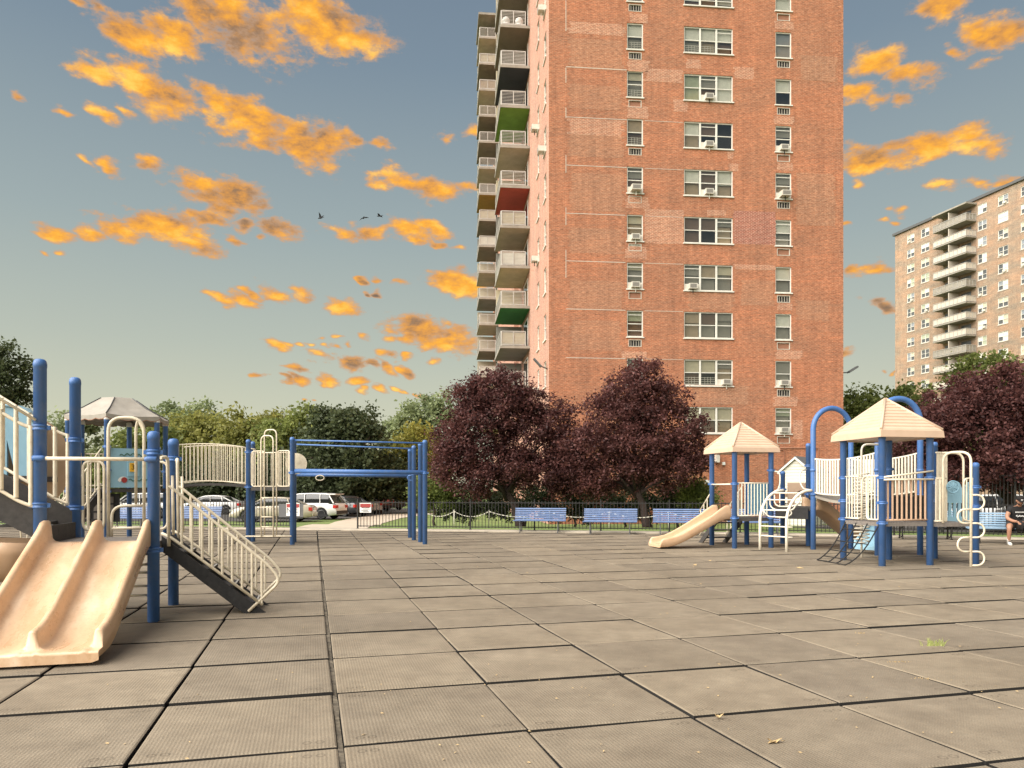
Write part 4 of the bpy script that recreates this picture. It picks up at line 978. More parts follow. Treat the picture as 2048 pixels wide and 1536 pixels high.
# tower one: front guard, blue panel, left opening bar, slide, rear stairs
guard(rs, A2.lerp(A4, .07), A2.lerp(A4, .93), .86, 1.72, 10, 'white_slat', org=ro, rb=.0155, rr=.017)
b = MB(); d = (A4 - A3); pa = A3.lerp(A4, .08); pb = A3.lerp(A4, .92)
b.bar((pa.x, pa.y, 1.30), (pb.x, pb.y, 1.30), .035, .84); b.build('play_panel', 'sky_plastic_shaded', rs, ro)
pipe(rs, [(A1.x - .02, A1.y - .08, 1.69), (A2.x, A2.y + .08, 1.69)], .019, 'white_slat', ro, 'guard_bar')
du = (A4 - A2).normalized(); dv = V2((-du.y, du.x)); mid = (A1 + A2) / 2
def fr1(s, x, z): p = mid - du * s + dv * x; return (p.x, p.y, z)
st1 = [(-.04, .83, .08), (-.03, .83, .26), (.0, .83, .30), (.12, .825, .30), (.28, .77, .26), (.5, .66, .21), (.8, .50, .19), (1.1, .345, .18), (1.35, .225, .17), (1.55, .155, .165), (1.75, .12, .16), (1.90, .115, .15), (1.95, .115, .10), (1.97, .115, .03), (1.985, .105, .0)]
chute(rs, st1, (-.36, .36), 'tan_plastic', fr1, org=ro, wt=.06)
def fr2(s, x, z): p = A1.lerp(A3, .5) + dv * s + du * x; return (p.x, p.y, z)
stair_flight(rs, fr2, 0, .80, .95, .05, -.40, .40, 3, [(0, .82), (0, .60), (.85, 0), (1.1, 0)], 'deck_grey', ro)
for x in (-.42, .42): guard(rs, fr2(0, x, 0)[:2], fr2(1.0, x, 0)[:2], (.90, .2), (1.68, .9), 5, 'cream_tube', org=ro, name='stair_rail')
# middle deck: hand loops, arched climber, tan tunnel wall, tan slide away to the right
def W(px, py, d): return wp(px, py, d)
pipe(rs, [W(1546, 943, 19.98), W(1556, 943, 19.95), W(1560, 950, 19.9), W(1560, 968, 19.9), W(1556, 980, 19.9), W(1549, 982, 19.95)], .020, 'white_slat', ro, 'hand_loop', fil=.08)
pipe(rs, [W(1549, 990, 19.9), W(1549, 1006, 19.8), W(1556, 1013, 19.7), W(1586, 1013, 19.5), W(1600, 1005, 19.4), W(1601, 990, 19.4)], .019, 'white_slat', ro, 'hand_loop', fil=.12)
pipe(rs, [W(1540, 992, 19.6), W(1540, 1012, 19.4), W(1550, 1020, 19.3), W(1586, 1020, 19.0), W(1592, 1010, 19.0)], .019, 'white_slat', ro, 'hand_loop', fil=.12)
pipe(rs, [W(1613, 939, 20.5), W(1603, 941, 20.3), W(1599, 950, 20.2), W(1600, 966, 20.1), W(1607, 978, 20), W(1622, 980, 19.4)], .019, 'white_slat', ro, 'hand_loop', fil=.12)
la = [V2((6.35, 19.2)), V2((6.81, 18.6))]; lb = [V2((7.16, 19.80)), V2((7.72, 19.35))]
legs = []
for a_, b_ in zip(la, lb):
    d_ = b_ - a_; pts = [(a_.x, a_.y, 0), (a_.x, a_.y, .55)]
    for k in range(0, 13):
        t = math.pi / 2 * k / 12; q = a_ + d_ * (1 - math.cos(t)) * .92; pts.append((q.x, q.y, .72 + .80 * math.sin(t)))
    pts.append((b_.x, b_.y, 1.53)); legs.append(pts); pipe(rs, pts, .036, 'white_slat', ro, 'climber_leg', n=10)
for k, off in ((None, .37), (None, .62)): pipe(rs, [(la[0].x, la[0].y, off), (la[1].x, la[1].y, off), (la[1].x + .13, la[1].y - .05, off - .005)], .017, 'white_slat', ro, 'rung')
for k in (5, 8, 11): pipe(rs, [legs[0][k], legs[1][k]], .017, 'white_slat', ro, 'rung')
pipe(rs, [W(1526, 1020, 19.2), W(1536, 1033, 19.2), W(1574, 1035, 18.8), W(1585, 1027, 18.9), W(1577, 1015, 18.9)], .017, 'white_slat', ro, 'hand_loop', fil=.08)
def tunnel_wall():
    a = B1 + (B2 - B1) * .06 + V2((-.12, -.3)); b_ = B1 + (B2 - B1) * .94 + V2((-.05, -.28)); dx = (b_ - a); w = .58; b = MB()
    x0, y0, z0 = W(1576, 1010, 20.9); K = 12; z1 = z0 + .60; ww = .56
    cx, cz, r = .36, .22, .17
    out = [(0, 0), (0, .62), (ww, .62), (ww, 0), (cx + r, 0), (cx + r, cz)] + [(cx + r * math.cos(t), cz + r * 1.1 * math.sin(t)) for t in [math.pi * k / K for k in range(1, K)]] + [(cx - r, cz), (cx - r, 0)]
    b.prism([(x0 + p, y0, z0 + q) for p, q in out], (0, .05, 0)); b.build('tunnel_wall', 'roof_plastic', rs, ro)
    b = MB(); b.loft([[(x0 + cx + rr_ * math.cos(t), y0 + yy, z0 + cz + rr_ * 1.1 * math.sin(t)) for t in [math.pi * k / K for k in range(K + 1)]] for yy, rr_ in ((.0505, r), (.8, r))], 0, True, False, False); b.build('tunnel', 'tan_plastic', rs, ro)
tunnel_wall()
def fr3(s, x, z): q = V2((8.0, 20.15)) + V2((.955, .295)) * s + V2((-.295, .955)) * x; return (q.x, q.y, z)
st3 = [(.0, 1.08, .26), (.15, 1.07, .26), (.35, .98, .22), (.7, .74, .2), (1.05, .48, .19), (1.35, .28, .18), (1.6, .17, .17), (1.85, .13, .15), (2.0, .12, .12), (2.03, .11, .0)]
chute(rs, st3, (-.30, .30), 'tan_plastic', fr3, org=ro, wt=.055)
# hanging bridge
for a_, b_ in ((C1, E1), (C2, E2)):
    guard(rs, a_, b_, (1.47, 1.52), (2.34, 2.42), 23, 'white_slat', org=ro, rb=.025, rr=.022, sag=-.085, name='bridge_rail')
b = MB(); rings = []
for k in range(13):
    t = k / 12; s_ = -.16 * 4 * t * (1 - t); p = C1.lerp(E1, t); q = C2.lerp(E2, t); z = 1.42 + s_
    rings.append([(p.x, p.y, z - .06), (p.x, p.y, z), (q.x, q.y, z), (q.x, q.y, z - .06)])
b.loft(rings, 0, False); b.build('bridge_deck', 'slab_conc', rs, ro)
# tower two
guard(rs, T2.lerp(T4, .07), T2.lerp(T4, .95), .93, 1.76, 9, 'tan_tube', org=ro, rb=.022, rr=.02)
pipe(rs, [(T2.x, T2.y - .07, 1.80), (T4.x + .03, T4.y - .07, 1.93)], .019, 'cream_tube', ro, 'guard_bar')
pipe(rs, [(T2.x, T2.y - .07, 1.75), (T4.x + .03, T4.y - .07, 1.76)], .019, 'cream_tube', ro, 'guard_bar')
guard(rs, T1.lerp(T2, .06), T1.lerp(T2, .42), .93, 1.83, 5, 'cream_tube', org=ro, rb=.015, rr=.017); guard(rs, T1.lerp(T2, .62), T1.lerp(T2, .95), .93, 1.83, 4, 'cream_tube', org=ro, rb=.015, rr=.017, frame=True)
pipe(rs, fillet([(*T1.lerp(T2, .5), .92), (*T1.lerp(T2, .5), 1.83), (*T1.lerp(T2, .97), 1.83)], .18, 6), .02, 'cream_tube', ro, 'hand_rail')
def spiral():
    cx, cy = 7.97, 17.1; b = MB(); b.tube(fillet([(cx, cy, 0), (cx, cy, 2.58), (cx + .55, cy + .1, 2.58)], .16, 7), .024, 8); sp = b.build('spiral_pole', 'white_slat', rs, ro)
    b = MB(); N_ = 20 * 14; b.tube([(cx + .16 * math.cos(k / 14 * 2 * math.pi), cy + .16 * math.sin(k / 14 * 2 * math.pi), .30 + 1.62 * k / N_) for k in range(N_ + 1)], .0135, 5); b.build('spiral_coil', 'white_slat', sp, ro)
spiral()
def net():
    top = [T1.lerp(T2, t) for t in (.06, .35, .64, .93)]; bot = [V2(gp(px, py)) for px, py in ((1634, 1121), (1656, 1125), (1672, 1128), (1690, 1131.5))]
    b = MB(); lines = []
    for a_, c_ in zip(top, bot):
        L_ = [(*a_.lerp(c_, t), max(.014, .84 * (1 - t) - .16 * math.sin(t * math.pi) * (1 - .2 * t))) for t in [k / 9 for k in range(10)]]; lines.append(L_); b.tube(L_, .0135, 6)
    for k in range(1, 10, 2):
        b.tube([(x, y, z + .004) for x, y, z in [l[k] for l in lines]], .012, 6)
    b.build('climbing_net', 'net_rope', rs, ro)
net()
# right deck: slatted side, loops, wheel panel, snake pole
for k in range(5):
    x, y, z = W(1875 + k * 4.4, 1047, 16.0 + .08 * k); b = MB(); b.box((x - .017, y - .012, .86), (x + .017, y + .012, 2.33 + .01 * k)); b.build('slat', 'cream_tube', rs, ro)
pipe(rs, [W(1872, 905, 15.95), W(1895, 906, 16.4)], .018, 'cream_tube', ro)
guard(rs, T4.lerp(G1, .08), T4.lerp(G1, .36), .90, 1.78, 3, 'cream_tube', org=ro, rb=.016, rr=.018); guard(rs, T4.lerp(G1, .74), T4.lerp(G1, .99), .90, 1.78, 2, 'cream_tube', org=ro, rb=.016, rr=.018, frame=True)
sx, sy = 9.24, 15.1
pipe(rs, fillet([(8.86, 15.42, .86), (8.86, 15.42, 2.31), (sx, sy, 2.31), (sx, sy, 0)], .2, 7), .026, 'cream_tube', ro, 'snake_pole', n=10)
pipe(rs, fillet([(8.93, 15.6, 2.31), (9.36, 15.55, 2.31), (9.36, 15.55, .86)], .2, 7), .024, 'cream_tube', ro, 'hand_rail')
zs_ = (1.44, 1.15, .87, .585, .30, .022)
for k in range(5):
    s_ = 1 if k % 2 == 0 else -1; za, zb_ = zs_[k], zs_[k + 1]; r = (za - zb_) / 2; w = .27 - r
    pts = [(sx, sy, za), (sx + s_ * w, sy, za)] + [(sx + s_ * (w + r * math.sin(t)), sy, (za + zb_) / 2 + r * math.cos(t)) for t in [math.pi * j / 9 for j in range(1, 9)]] + [(sx + s_ * w, sy, zb_), (sx, sy, zb_)]
    pipe(rs, pts, .019, 'cream_tube', ro, 'snake_loop')
def wheel_panel():
    x0, y0, z0 = W(1882, 1046, 16.5); ww = .62; hh = .92; b = MB(); y1 = y0 + .04
    n = 6; sw = .045; gap_ = ww / n
    b.box((x0, y0, z0), (x0 + ww, y1, z0 + .14)); b.box((x0, y0, z0 + .44), (x0 + ww, y1, z0 + .78))
    xs_ = [x0] + sum([[x0 + gap_ * (i + .5) - sw / 2, x0 + gap_ * (i + .5) + sw / 2] for i in range(n)], []) + [x0 + ww]
    for i in range(0, len(xs_), 2): b.box((xs_[i], y0 + .002, z0 + .1395), (xs_[i + 1], y1 - .002, z0 + .4405))
    b.prism([(x0 + .30 + .15 * math.cos(t), y0 + .003, z0 + .77 + .16 * math.sin(t)) for t in [math.pi * k / 14 for k in range(15)]], (0, .034, 0))
    b.prism([(x0, y0 + .003, z0 + .77), (x0 + .12, y0 + .003, z0 + .77), (x0 + .02, y0 + .003, z0 + .86), (x0, y0 + .003, z0 + .86)], (0, .034, 0))
    b.prism([(x0 + ww - .12, y0 + .003, z0 + .77), (x0 + ww, y0 + .003, z0 + .77), (x0 + ww, y0 + .003, z0 + .90), (x0 + ww - .03, y0 + .003, z0 + .88)], (0, .034, 0))
    pnl = b.build('wheel_panel', 'sky_plastic', rs, ro)
    cx, cy, cz = W(1903, 974, 16.3); b = MB(); rw = .128
    b.tube([(cx + rw * math.cos(t), cy - .05, cz + rw * math.sin(t)) for t in [2 * math.pi * k / 24 for k in range(24)]], .016, 6, closed=True)
    for k in range(3): t = math.pi * k / 3 + .4; b.tube([(cx + rw * math.cos(t), cy - .05, cz + rw * math.sin(t)), (cx - rw * math.cos(t), cy - .05, cz - rw * math.sin(t))], .010, 5)
    b.tube([(cx, cy - .06, cz), (cx, cy + .2, cz)], .02, 8); b.build('steering_wheel', 'sky_plastic', pnl, ro)
wheel_panel()
# pale blue slide end behind the spiral
def fr4(s, x, z): q = V2((9.3, 18.55)) + V2((-.8, -.6)) * s + V2((-.6, .8)) * x; return (q.x, q.y, z)
chute(rs, [(-.2, 1.2, .2), (0, 1.1, .2), (.35, .75, .18), (.7, .42, .17), (.95, .25, .16), (1.1, .2, .14), (1.12, .19, .0)], (-.25, .25), 'sky_plastic', fr4, org=ro, wt=.05)
# ------------------------------------------------------------------ the brick apartment tower
C0 = Vector((2.04, 41.4)); TB = R(5.5); FL = 2.673
bt = thing('apartment_building', 'tall red brick apartment tower with white windows and coloured balconies', 'building', (C0.x, C0.y, 0), TB)
BW, BD, BH = 17.05, 43.5, 50.4
COLS = [(4.39, 5.31), (7.66, 10.50), (13.0, 13.95)]
WH = 1.47
ZT = [6.20 + FL * (k - 1) for k in range(1, 12)]        # window tops, second storey up to just above the picture
def wall_holes(name, m, parent, u0, u1, z0, z1, holes, depth, pt):
    """wall sheet with real openings and reveals; pt(u, z, inward)"""
    us = sorted(set([u0, u1] + [h[0] for h in holes] + [h[1] for h in holes])); zs = sorted(set([z0, z1] + [h[2] for h in holes] + [h[3] for h in holes]))
    b = MB(); H = set()
    for h in holes: H.add((us.index(h[0]), zs.index(h[2]), us.index(h[1]), zs.index(h[3])))
    def inh(i, j): return any(a <= i < c and b_ <= j < d for a, b_, c, d in H)
    for j in range(len(zs) - 1):
        i = 0
        while i < len(us) - 1:
            if inh(i, j): i += 1; continue
            k = i
            while k < len(us) - 1 and not inh(k, j): k += 1
            b.add([pt(us[i], zs[j], 0), pt(us[k], zs[j], 0), pt(us[k], zs[j + 1], 0), pt(us[i], zs[j + 1], 0)], [(0, 1, 2, 3)]); i = k
    for (a, c, e, f) in holes:
        q = [(a, e), (c, e), (c, f), (a, f)]
        for i in range(4):
            p, r = q[i], q[(i + 1) % 4]; b.add([pt(*p, 0), pt(*r, 0), pt(*r, depth), pt(*p, depth)], [(0, 1, 2, 3)])
    return b.build(name, m, parent)
fholes = [(c[0], c[1], z - WH, z) for c in COLS for z in ZT]
sleeves = [(c[0] + .09, c[1] - .09, z - WH - .56, z - WH - .16) for c in (COLS[0], COLS[2]) for z in ZT]
wall_holes('wall', 'brick_front', bt, 0, BW, -1, BH, fholes + sleeves, .14, lambda u, z, d: (u, d, z))
SW = [(1.05, 2.05), (4.05, 5.05)]
sholes = [(a, b_, z - WH, z) for a, b_ in SW for z in ZT]
side = wall_holes('wall', 'brick_side_lit', bt, 0, BD, -1, BH, sholes, .14, lambda u, z, d: (d, u, z)); side['label'] = 'brick side wall with the balconies, its sunlit paleness put into the colour'
b = MB(); b.add([(BW, 0, -1), (BW, BD, -1), (BW, BD, BH), (BW, 0, BH)], [(0, 1, 2, 3)]); b.build('wall', 'brick_side_lit', bt)
b = MB(); b.add([(0, BD, -1), (BW, BD, -1), (BW, BD, BH), (0, BD, BH)], [(0, 1, 2, 3)]); b.build('wall', 'brick_front', bt)
b = MB(); b.box((-.15, -.15, BH), (BW + .15, BD + .15, BH + .35)); b.build('roof', 'slab_conc', bt)

def window(parent, x0, x1, zt, parts, pt, spec, h=WH):
    """double-hung windows side by side in one frame; pt(u, inward, z); spec = per light (shade colour, how far down, extra)"""
    zb = zt - h; b = MB(); f = .055
    def bx(m, a, c, e, g, d0, d1): m.prism([pt(a, d0, e), pt(c, d0, e), pt(c, d0, g), pt(a, d0, g)], Vector(pt(0, d1, 0)) - Vector(pt(0, d0, 0)))
    bx(b, x0, x1, zt - f, zt, .045, .11); bx(b, x0, x1, zb, zb + f, .045, .11); bx(b, x0, x0 + f, zb + f, zt - f, .047, .11); bx(b, x1 - f, x1, zb + f, zt - f, .047, .11)
    wl = (x1 - x0) / parts
    for i in range(1, parts): bx(b, x0 + wl * i - .05, x0 + wl * i + .05, zb + f, zt - f, .040, .11)
    zm = zb + h * .50
    for i in range(parts): bx(b, x0 + wl * i + f * .9, x0 + wl * (i + 1) - f * .9, zm - .022, zm + .022, .055, .105)
    w = b.build('window', 'frame_white', parent)
    s = MB(); s.prism([pt(x0 - .05, -.07, zb - .07), pt(x1 + .05, -.07, zb - .07), pt(x1 + .05, -.07, zb - .004), pt(x0 - .05, -.07, zb - .004)], Vector(pt(0, .12, 0)) - Vector(pt(0, -.0, 0))); s.build('sill', 'frame_white', w)
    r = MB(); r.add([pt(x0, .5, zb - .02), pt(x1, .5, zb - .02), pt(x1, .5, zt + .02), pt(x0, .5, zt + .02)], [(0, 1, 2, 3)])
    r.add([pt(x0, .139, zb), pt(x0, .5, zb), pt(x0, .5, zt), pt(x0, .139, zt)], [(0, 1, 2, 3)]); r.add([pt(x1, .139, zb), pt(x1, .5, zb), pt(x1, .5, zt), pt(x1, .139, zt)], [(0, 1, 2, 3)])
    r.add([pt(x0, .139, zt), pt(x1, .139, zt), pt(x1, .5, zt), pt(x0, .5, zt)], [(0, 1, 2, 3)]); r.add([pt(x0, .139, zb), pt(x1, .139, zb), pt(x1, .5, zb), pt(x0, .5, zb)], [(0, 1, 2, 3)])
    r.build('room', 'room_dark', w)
    for i in range(parts):
        a, c = x0 + wl * i + (f if i == 0 else .05), x0 + wl * (i + 1) - (f if i == parts - 1 else .05)
        sh, dn, ex = spec[i]
        ac = 'a' in ex; op = 'o' in ex
        for (e, g, dd) in ((zm + .022, zt - f, .07), (zb + f + (.30 if ac or op else 0), zm - .022, .088)):
            p = MB(); p.add([pt(a, dd, e), pt(c, dd, e), pt(c, dd, g), pt(a, dd, g)], [(0, 1, 2, 3)]); p.build('pane', 'window_glass', w)
        if ac or op:
            p = MB(); bx(p, a, c, zb + f + .28, zb + f + .315, .06, .1); p.build('sash_rail', 'frame_white', w)
            if rnd.random() < .8: p = MB(); bx(p, a, c, zt - f - .2, zt - f - .165, .058, .09); p.build('sash_rail', 'frame_white', w)
        if sh:
            p = MB(); zl = zt - f - (h - 2 * f) * dn; p.add([pt(a, .15, zl), pt(c, .15, zl), pt(c, .15, zt - .02), pt(a, .15, zt - .02)], [(0, 1, 2, 3)]); p.build('blind', 'shade_' + sh, w)
            if dn < .9 and rnd.random() < .75:
                p = MB(); p.add([pt(a, .22, zb + .02), pt(c, .22, zb + .02), pt(c, .22, zl + .05), pt(a, .22, zl + .05)], [(0, 1, 2, 3)]); p.build('curtain', 'shade_' + rnd.choice(('grey', 'tan', 'grey', 'brown')), w)
        if 'g' in ex:
            p = MB()
            for k in range(4): bx(p, a + .01, c - .01, zb + .12 + k * .11, zb + .142 + k * .11, .116, .13)
            for xx in (.3, .5, .7): bx(p, a + (c - a) * xx - .01, a + (c - a) * xx + .01, zb + .10, zb + .5, .131, .14)
            p.build('window_guard', 'frame_white', w)
        if ac:
            mx = (a + c) / 2 + (.06 if 'r' in ex else 0) * 1; pr = .42 if 'b' in ex else .22; hw = .27 if 'b' in ex else .235
            p = MB(); bx(p, mx - hw, mx + hw, zb + f + .005, zb + f + .30, -pr, .08); u = p.build('air_conditioner', 'ac_case', w)
            p = MB(); bx(p, mx - hw + .05, mx + hw - .05, zb + f + .05, zb + f + .26, -pr - .006, -pr - .001); p.build('grille', 'ac_fins', w)
            p = MB(); bx(p, mx - .02, mx + .02, zb - .20, zb + f, -pr * .6, -pr * .5); p.build('bracket', 'trim_black' if rnd.random() < .5 else 'ac_case', w)
            p = MB(); bx(p, a, mx - hw, zb + f, zb + f + .285, .05, .06); bx(p, mx + hw, c, zb + f, zb + f + .285, .05, .06); p.build('side_filler', 'ac_case', w)
    return w
fpt = lambda u, d, z: (u, d, z)
# what the photo shows behind each window, row by row from the top of the picture (row 11) down
LEFTW = {11: ('white', .9, ''), 10: ('white', .5, 'g'), 9: ('cream', .3, 'g'), 8: ('tan', .5, 'g'), 7: ('grey', .4, 'aob'), 6: ('cream', .3, 'a'), 5: ('cream', .25, 'a'), 4: ('green', .38, 'o'), 3: ('grey', .4, ''), 2: ('grey', .5, ''), 1: ('cream', .5, '')}
LEFTW = {k: v for k, v in LEFTW.items()}
MIDW = {11: [('white', .8, ''), ('brown', .7, 'o'), ('grey', .9, 'o')], 10: [('white', .5, 'g'), ('white', .5, 'g'), ('white', .5, 'o')], 9: [('green', 1, ''), ('grey', .5, 'a'), ('white', 1, '')], 8: [('white', .45, ''), ('brown', .5, 'a'), ('shade', .0, '')],
        7: [('white', .5, ''), ('brown', .45, 'a'), ('white', .55, '')], 6: [('brown', .5, ''), ('brown', .5, ''), ('grey', .3, 'o')], 5: [('grey', .4, 'a'), ('tan', .5, ''), ('cream', .35, '')], 4: [('tan', .4, ''), ('brown', .45, ''), ('grey', .3, '')],
        3: [('cream', .5, 'g'), ('cream', .5, 'g'), ('grey', .3, 'ar')], 2: [('cream', .45, ''), ('cream', .5, ''), ('cream', .5, '')], 1: [('cream', .5, ''), ('green', .5, ''), ('cream', .5, '')]}
RIGHTW = {11: ('white', 1, ''), 10: ('blue', 1, ''), 9: ('white', .5, ''), 8: ('grey', .4, 'a'), 7: ('grey', .4, 'ab'), 6: ('white', .5, 'o'), 5: ('white', .5, ''), 4: ('white', .5, ''), 3: ('grey', .45, 'a'), 2: ('green', .3, 'a'), 1: ('grey', .3, 'a')}
GR = ['bars', 'brick', 'bars', 'bars', 'panel', 'bars', 'panel', 'white', 'bars', 'panel', 'bars']
for i, z in enumerate(ZT):
    k = i + 2 if i + 2 <= 11 else 11
    k = i + 1
    # row index: the window whose top is at 6.2 m is the lowest one seen (row 2 in the tables)
    key = min(11, k + 1)
    window(bt, *COLS[0], z, 1, fpt, [LEFTW[key]]); 
    window(bt, *COLS[1], z, 3, fpt, [(None, 0, e) if s == 'shade' else (s, d, e) for s, d, e in MIDW[key]])
    window(bt, *COLS[2], z, 1, fpt, [RIGHTW[key]])
    for j, c in enumerate((COLS[0], COLS[2])):
        a, e, zb, zt_ = c[0] + .09, c[1] - .09, z - WH - .56, z - WH - .16
        b = MB()
        for (p0, p1, q0, q1) in ((a, e, zt_ - .035, zt_), (a, e, zb, zb + .035), (a, a + .035, zb + .036, zt_ - .036), (e - .035, e, zb + .036, zt_ - .036)): b.box((p0, -.012, q0), (p1, .07, q1))
        v = b.build('vent_sleeve', 'sill_stone', bt); kind = {0: ('bars', 'bars', 'bars', 'panel', 'bars', 'bars', 'white', 'panel', 'bars', 'bars', 'panel')[10 - i], 1: ('bars', 'panel', 'bars', 'bars', 'panel', 'bars', 'panel', 'bars', 'panel', 'bars', 'panel')[10 - i]}[j]
        b = MB(); b.box((a + .036, .06, zb + .036), (e - .036, .08, zt_ - .036)); b.build('vent_back', {'bars': 'vent_dark', 'panel': 'pipe_brown', 'white': 'frame_white'}[kind], v)
        if kind == 'bars':
            for q in range(1, 5): b = MB(); xx = a + (e - a) * q / 5; b.box((xx - .011, .03, zb + .037), (xx + .011, .05, zt_ - .037)); b.build('vent_bar', 'sill_stone', v)
spt = lambda u, d, z: (d, u, z)
for i, z in enumerate(ZT):
    for j, (a, c) in enumerate(SW):
        window(bt, a, c, z, 1, spt, [(rnd.choice(('white', 'cream', 'grey')), rnd.choice((.5, .5, .9)), 'ab' if (i * 2 + j) in (3, 9, 12, 18, 15) else '')])

# patches of newer pointing, each a skin of brick a few millimetres proud of the wall
def patch(x, z, w, h, m, seed, rag=.5):
    r = random.Random(seed); n = max(2, int(h / .145)); L_ = []; Rr = []
    for i in range(n):
        zz0 = z + h * i / n; zz1 = z + h * (i + 1) / n; a = x + r.uniform(0, rag * .4 * w) * .5; c = x + w - r.uniform(0, rag * .4 * w) * .5
        L_ += [(a, zz0), (a, zz1)]; Rr += [(c, zz0), (c, zz1)]
    poly = L_ + Rr[::-1]; b = MB(); k = len(poly); rows = n
    for i in range(n):
        a0, a1, c0, c1 = L_[2 * i], L_[2 * i + 1], Rr[2 * i], Rr[2 * i + 1]
        b.add([(a0[0], -.005, a0[1]), (c0[0], -.005, c0[1]), (c1[0], -.005, c1[1]), (a1[0], -.005, a1[1])], [(0, 1, 2, 3)])
    b.build('brick_patch', m, bt)
def fx(px):                                    # photo column -> metres along the front wall
    r = (px - 1024) / FPX; return (r * 41.4 - 2.04) / (.9954 - .0958 * r)
def fz(px, py): return EYE + (HOR - py) * (41.4 + .0958 * fx(px)) / FPX
def ppatch(x0, y0, x1, y1, m='brick_repointed', rag=.5): patch(fx(x0), fz(x0, y1), fx(x1) - fx(x0), fz(x0, y0) - fz(x0, y1), m, int(x0 * 7 + y0), rag)
for a in ((1130, 42, 1253, 66), (1130, 236, 1253, 268), (1258, 26, 1297, 45), (1253, 119, 1300, 142), (1286, 136, 1368, 162), (1346, 198, 1378, 223), (1466, 133, 1508, 157), (1252, 211, 1298, 236), (1371, 118, 1404, 136), (1548, 42, 1590, 58), (1546, 231, 1590, 248),
          (1454, 300, 1468, 318), (1456, 326, 1478, 342), (1250, 393, 1300, 416), (1552, 325, 1588, 340), (1250, 492, 1296, 516), (1554, 606, 1586, 620), (1238, 702, 1296, 716), (1545, 793, 1596, 812), (1585, 840, 1606, 878), (1548, 700, 1606, 718)): ppatch(*a)
ppatch(1288, 418, 1368, 486, 'brick_repointed', .1); ppatch(1414, 420, 1452, 431, 'brick_repointed', .1); ppatch(1466, 421, 1552, 487, 'brick_new_red', .12); ppatch(1466, 528, 1552, 538, 'brick_repointed', .3)
for a in ((1135, 75, 1250, 136), (1135, 168, 1246, 216), (1135, 268, 1250, 312), (1138, 345, 1250, 420), (1135, 455, 1250, 505), (1133, 560, 1250, 618), (1138, 640, 1245, 700), (1590, 345, 1672, 450), (1600, 110, 1676, 160), (1480, 560, 1550, 610), (1375, 580, 1470, 618), (1380, 770, 1500, 808), (1590, 600, 1660, 640)): ppatch(*a, 'brick_brown', .35)
# shelf-angle joints and the vertical expansion joint
for y in (136, 236, 332, 428, 523, 619, 716):
    z = fz(1180, y); b = MB(); b.box((.95, -.008, z - .018), (4.3 if y > 400 else 4.38, .01, z + .018)); b.build('floor_joint', 'sill_stone', bt)
    if y > 200: b = MB(); b.box((5.4, -.008, z - .012), (7.6, .01, z + .012)); b.build('floor_joint', 'sill_stone', bt)
for (y0, y1) in ((0, 62), (135, 165), (215, 236), (310, 345), (415, 450), (500, 555)):
    b = MB(); b.box((.93, -.008, fz(1127, y1)), (.965, .01, fz(1127, y0))); b.build('wall_joint', 'sill_stone', bt)
# conduits and boxes low on the wall
b = MB(); z = fz(1570, 900); b.tube(fillet([(10.9, -.04, z), (fx(1568), -.04, z), (fx(1568), -.04, 1.0)], .12, 4), .025, 6); b.build('conduit', 'pipe_brown', bt)
b = MB(); z = fz(1600, 896); b.tube(fillet([(fx(1560), -.05, z), (fx(1636), -.05, z), (fx(1636), -.05, 1.2)], .12, 4), .025, 6); b.build('conduit', 'pipe_brown', bt)
b = MB(); b.box((fx(1429), -.3, fz(1430, 925)), (fx(1436), 0, fz(1430, 910))); b.build('wall_box', 'ac_case', bt)
b = MB(); b.box((fx(1444), -.12, fz(1445, 930)), (fx(1449), 0, fz(1445, 924))); b.build('wall_light', 'print_white', bt)
b = MB(); b.box((fx(1410), -.12, fz(1410, 968)), (fx(1420), 0, fz(1410, 960))); b.build('wall_box', 'print_white', bt)

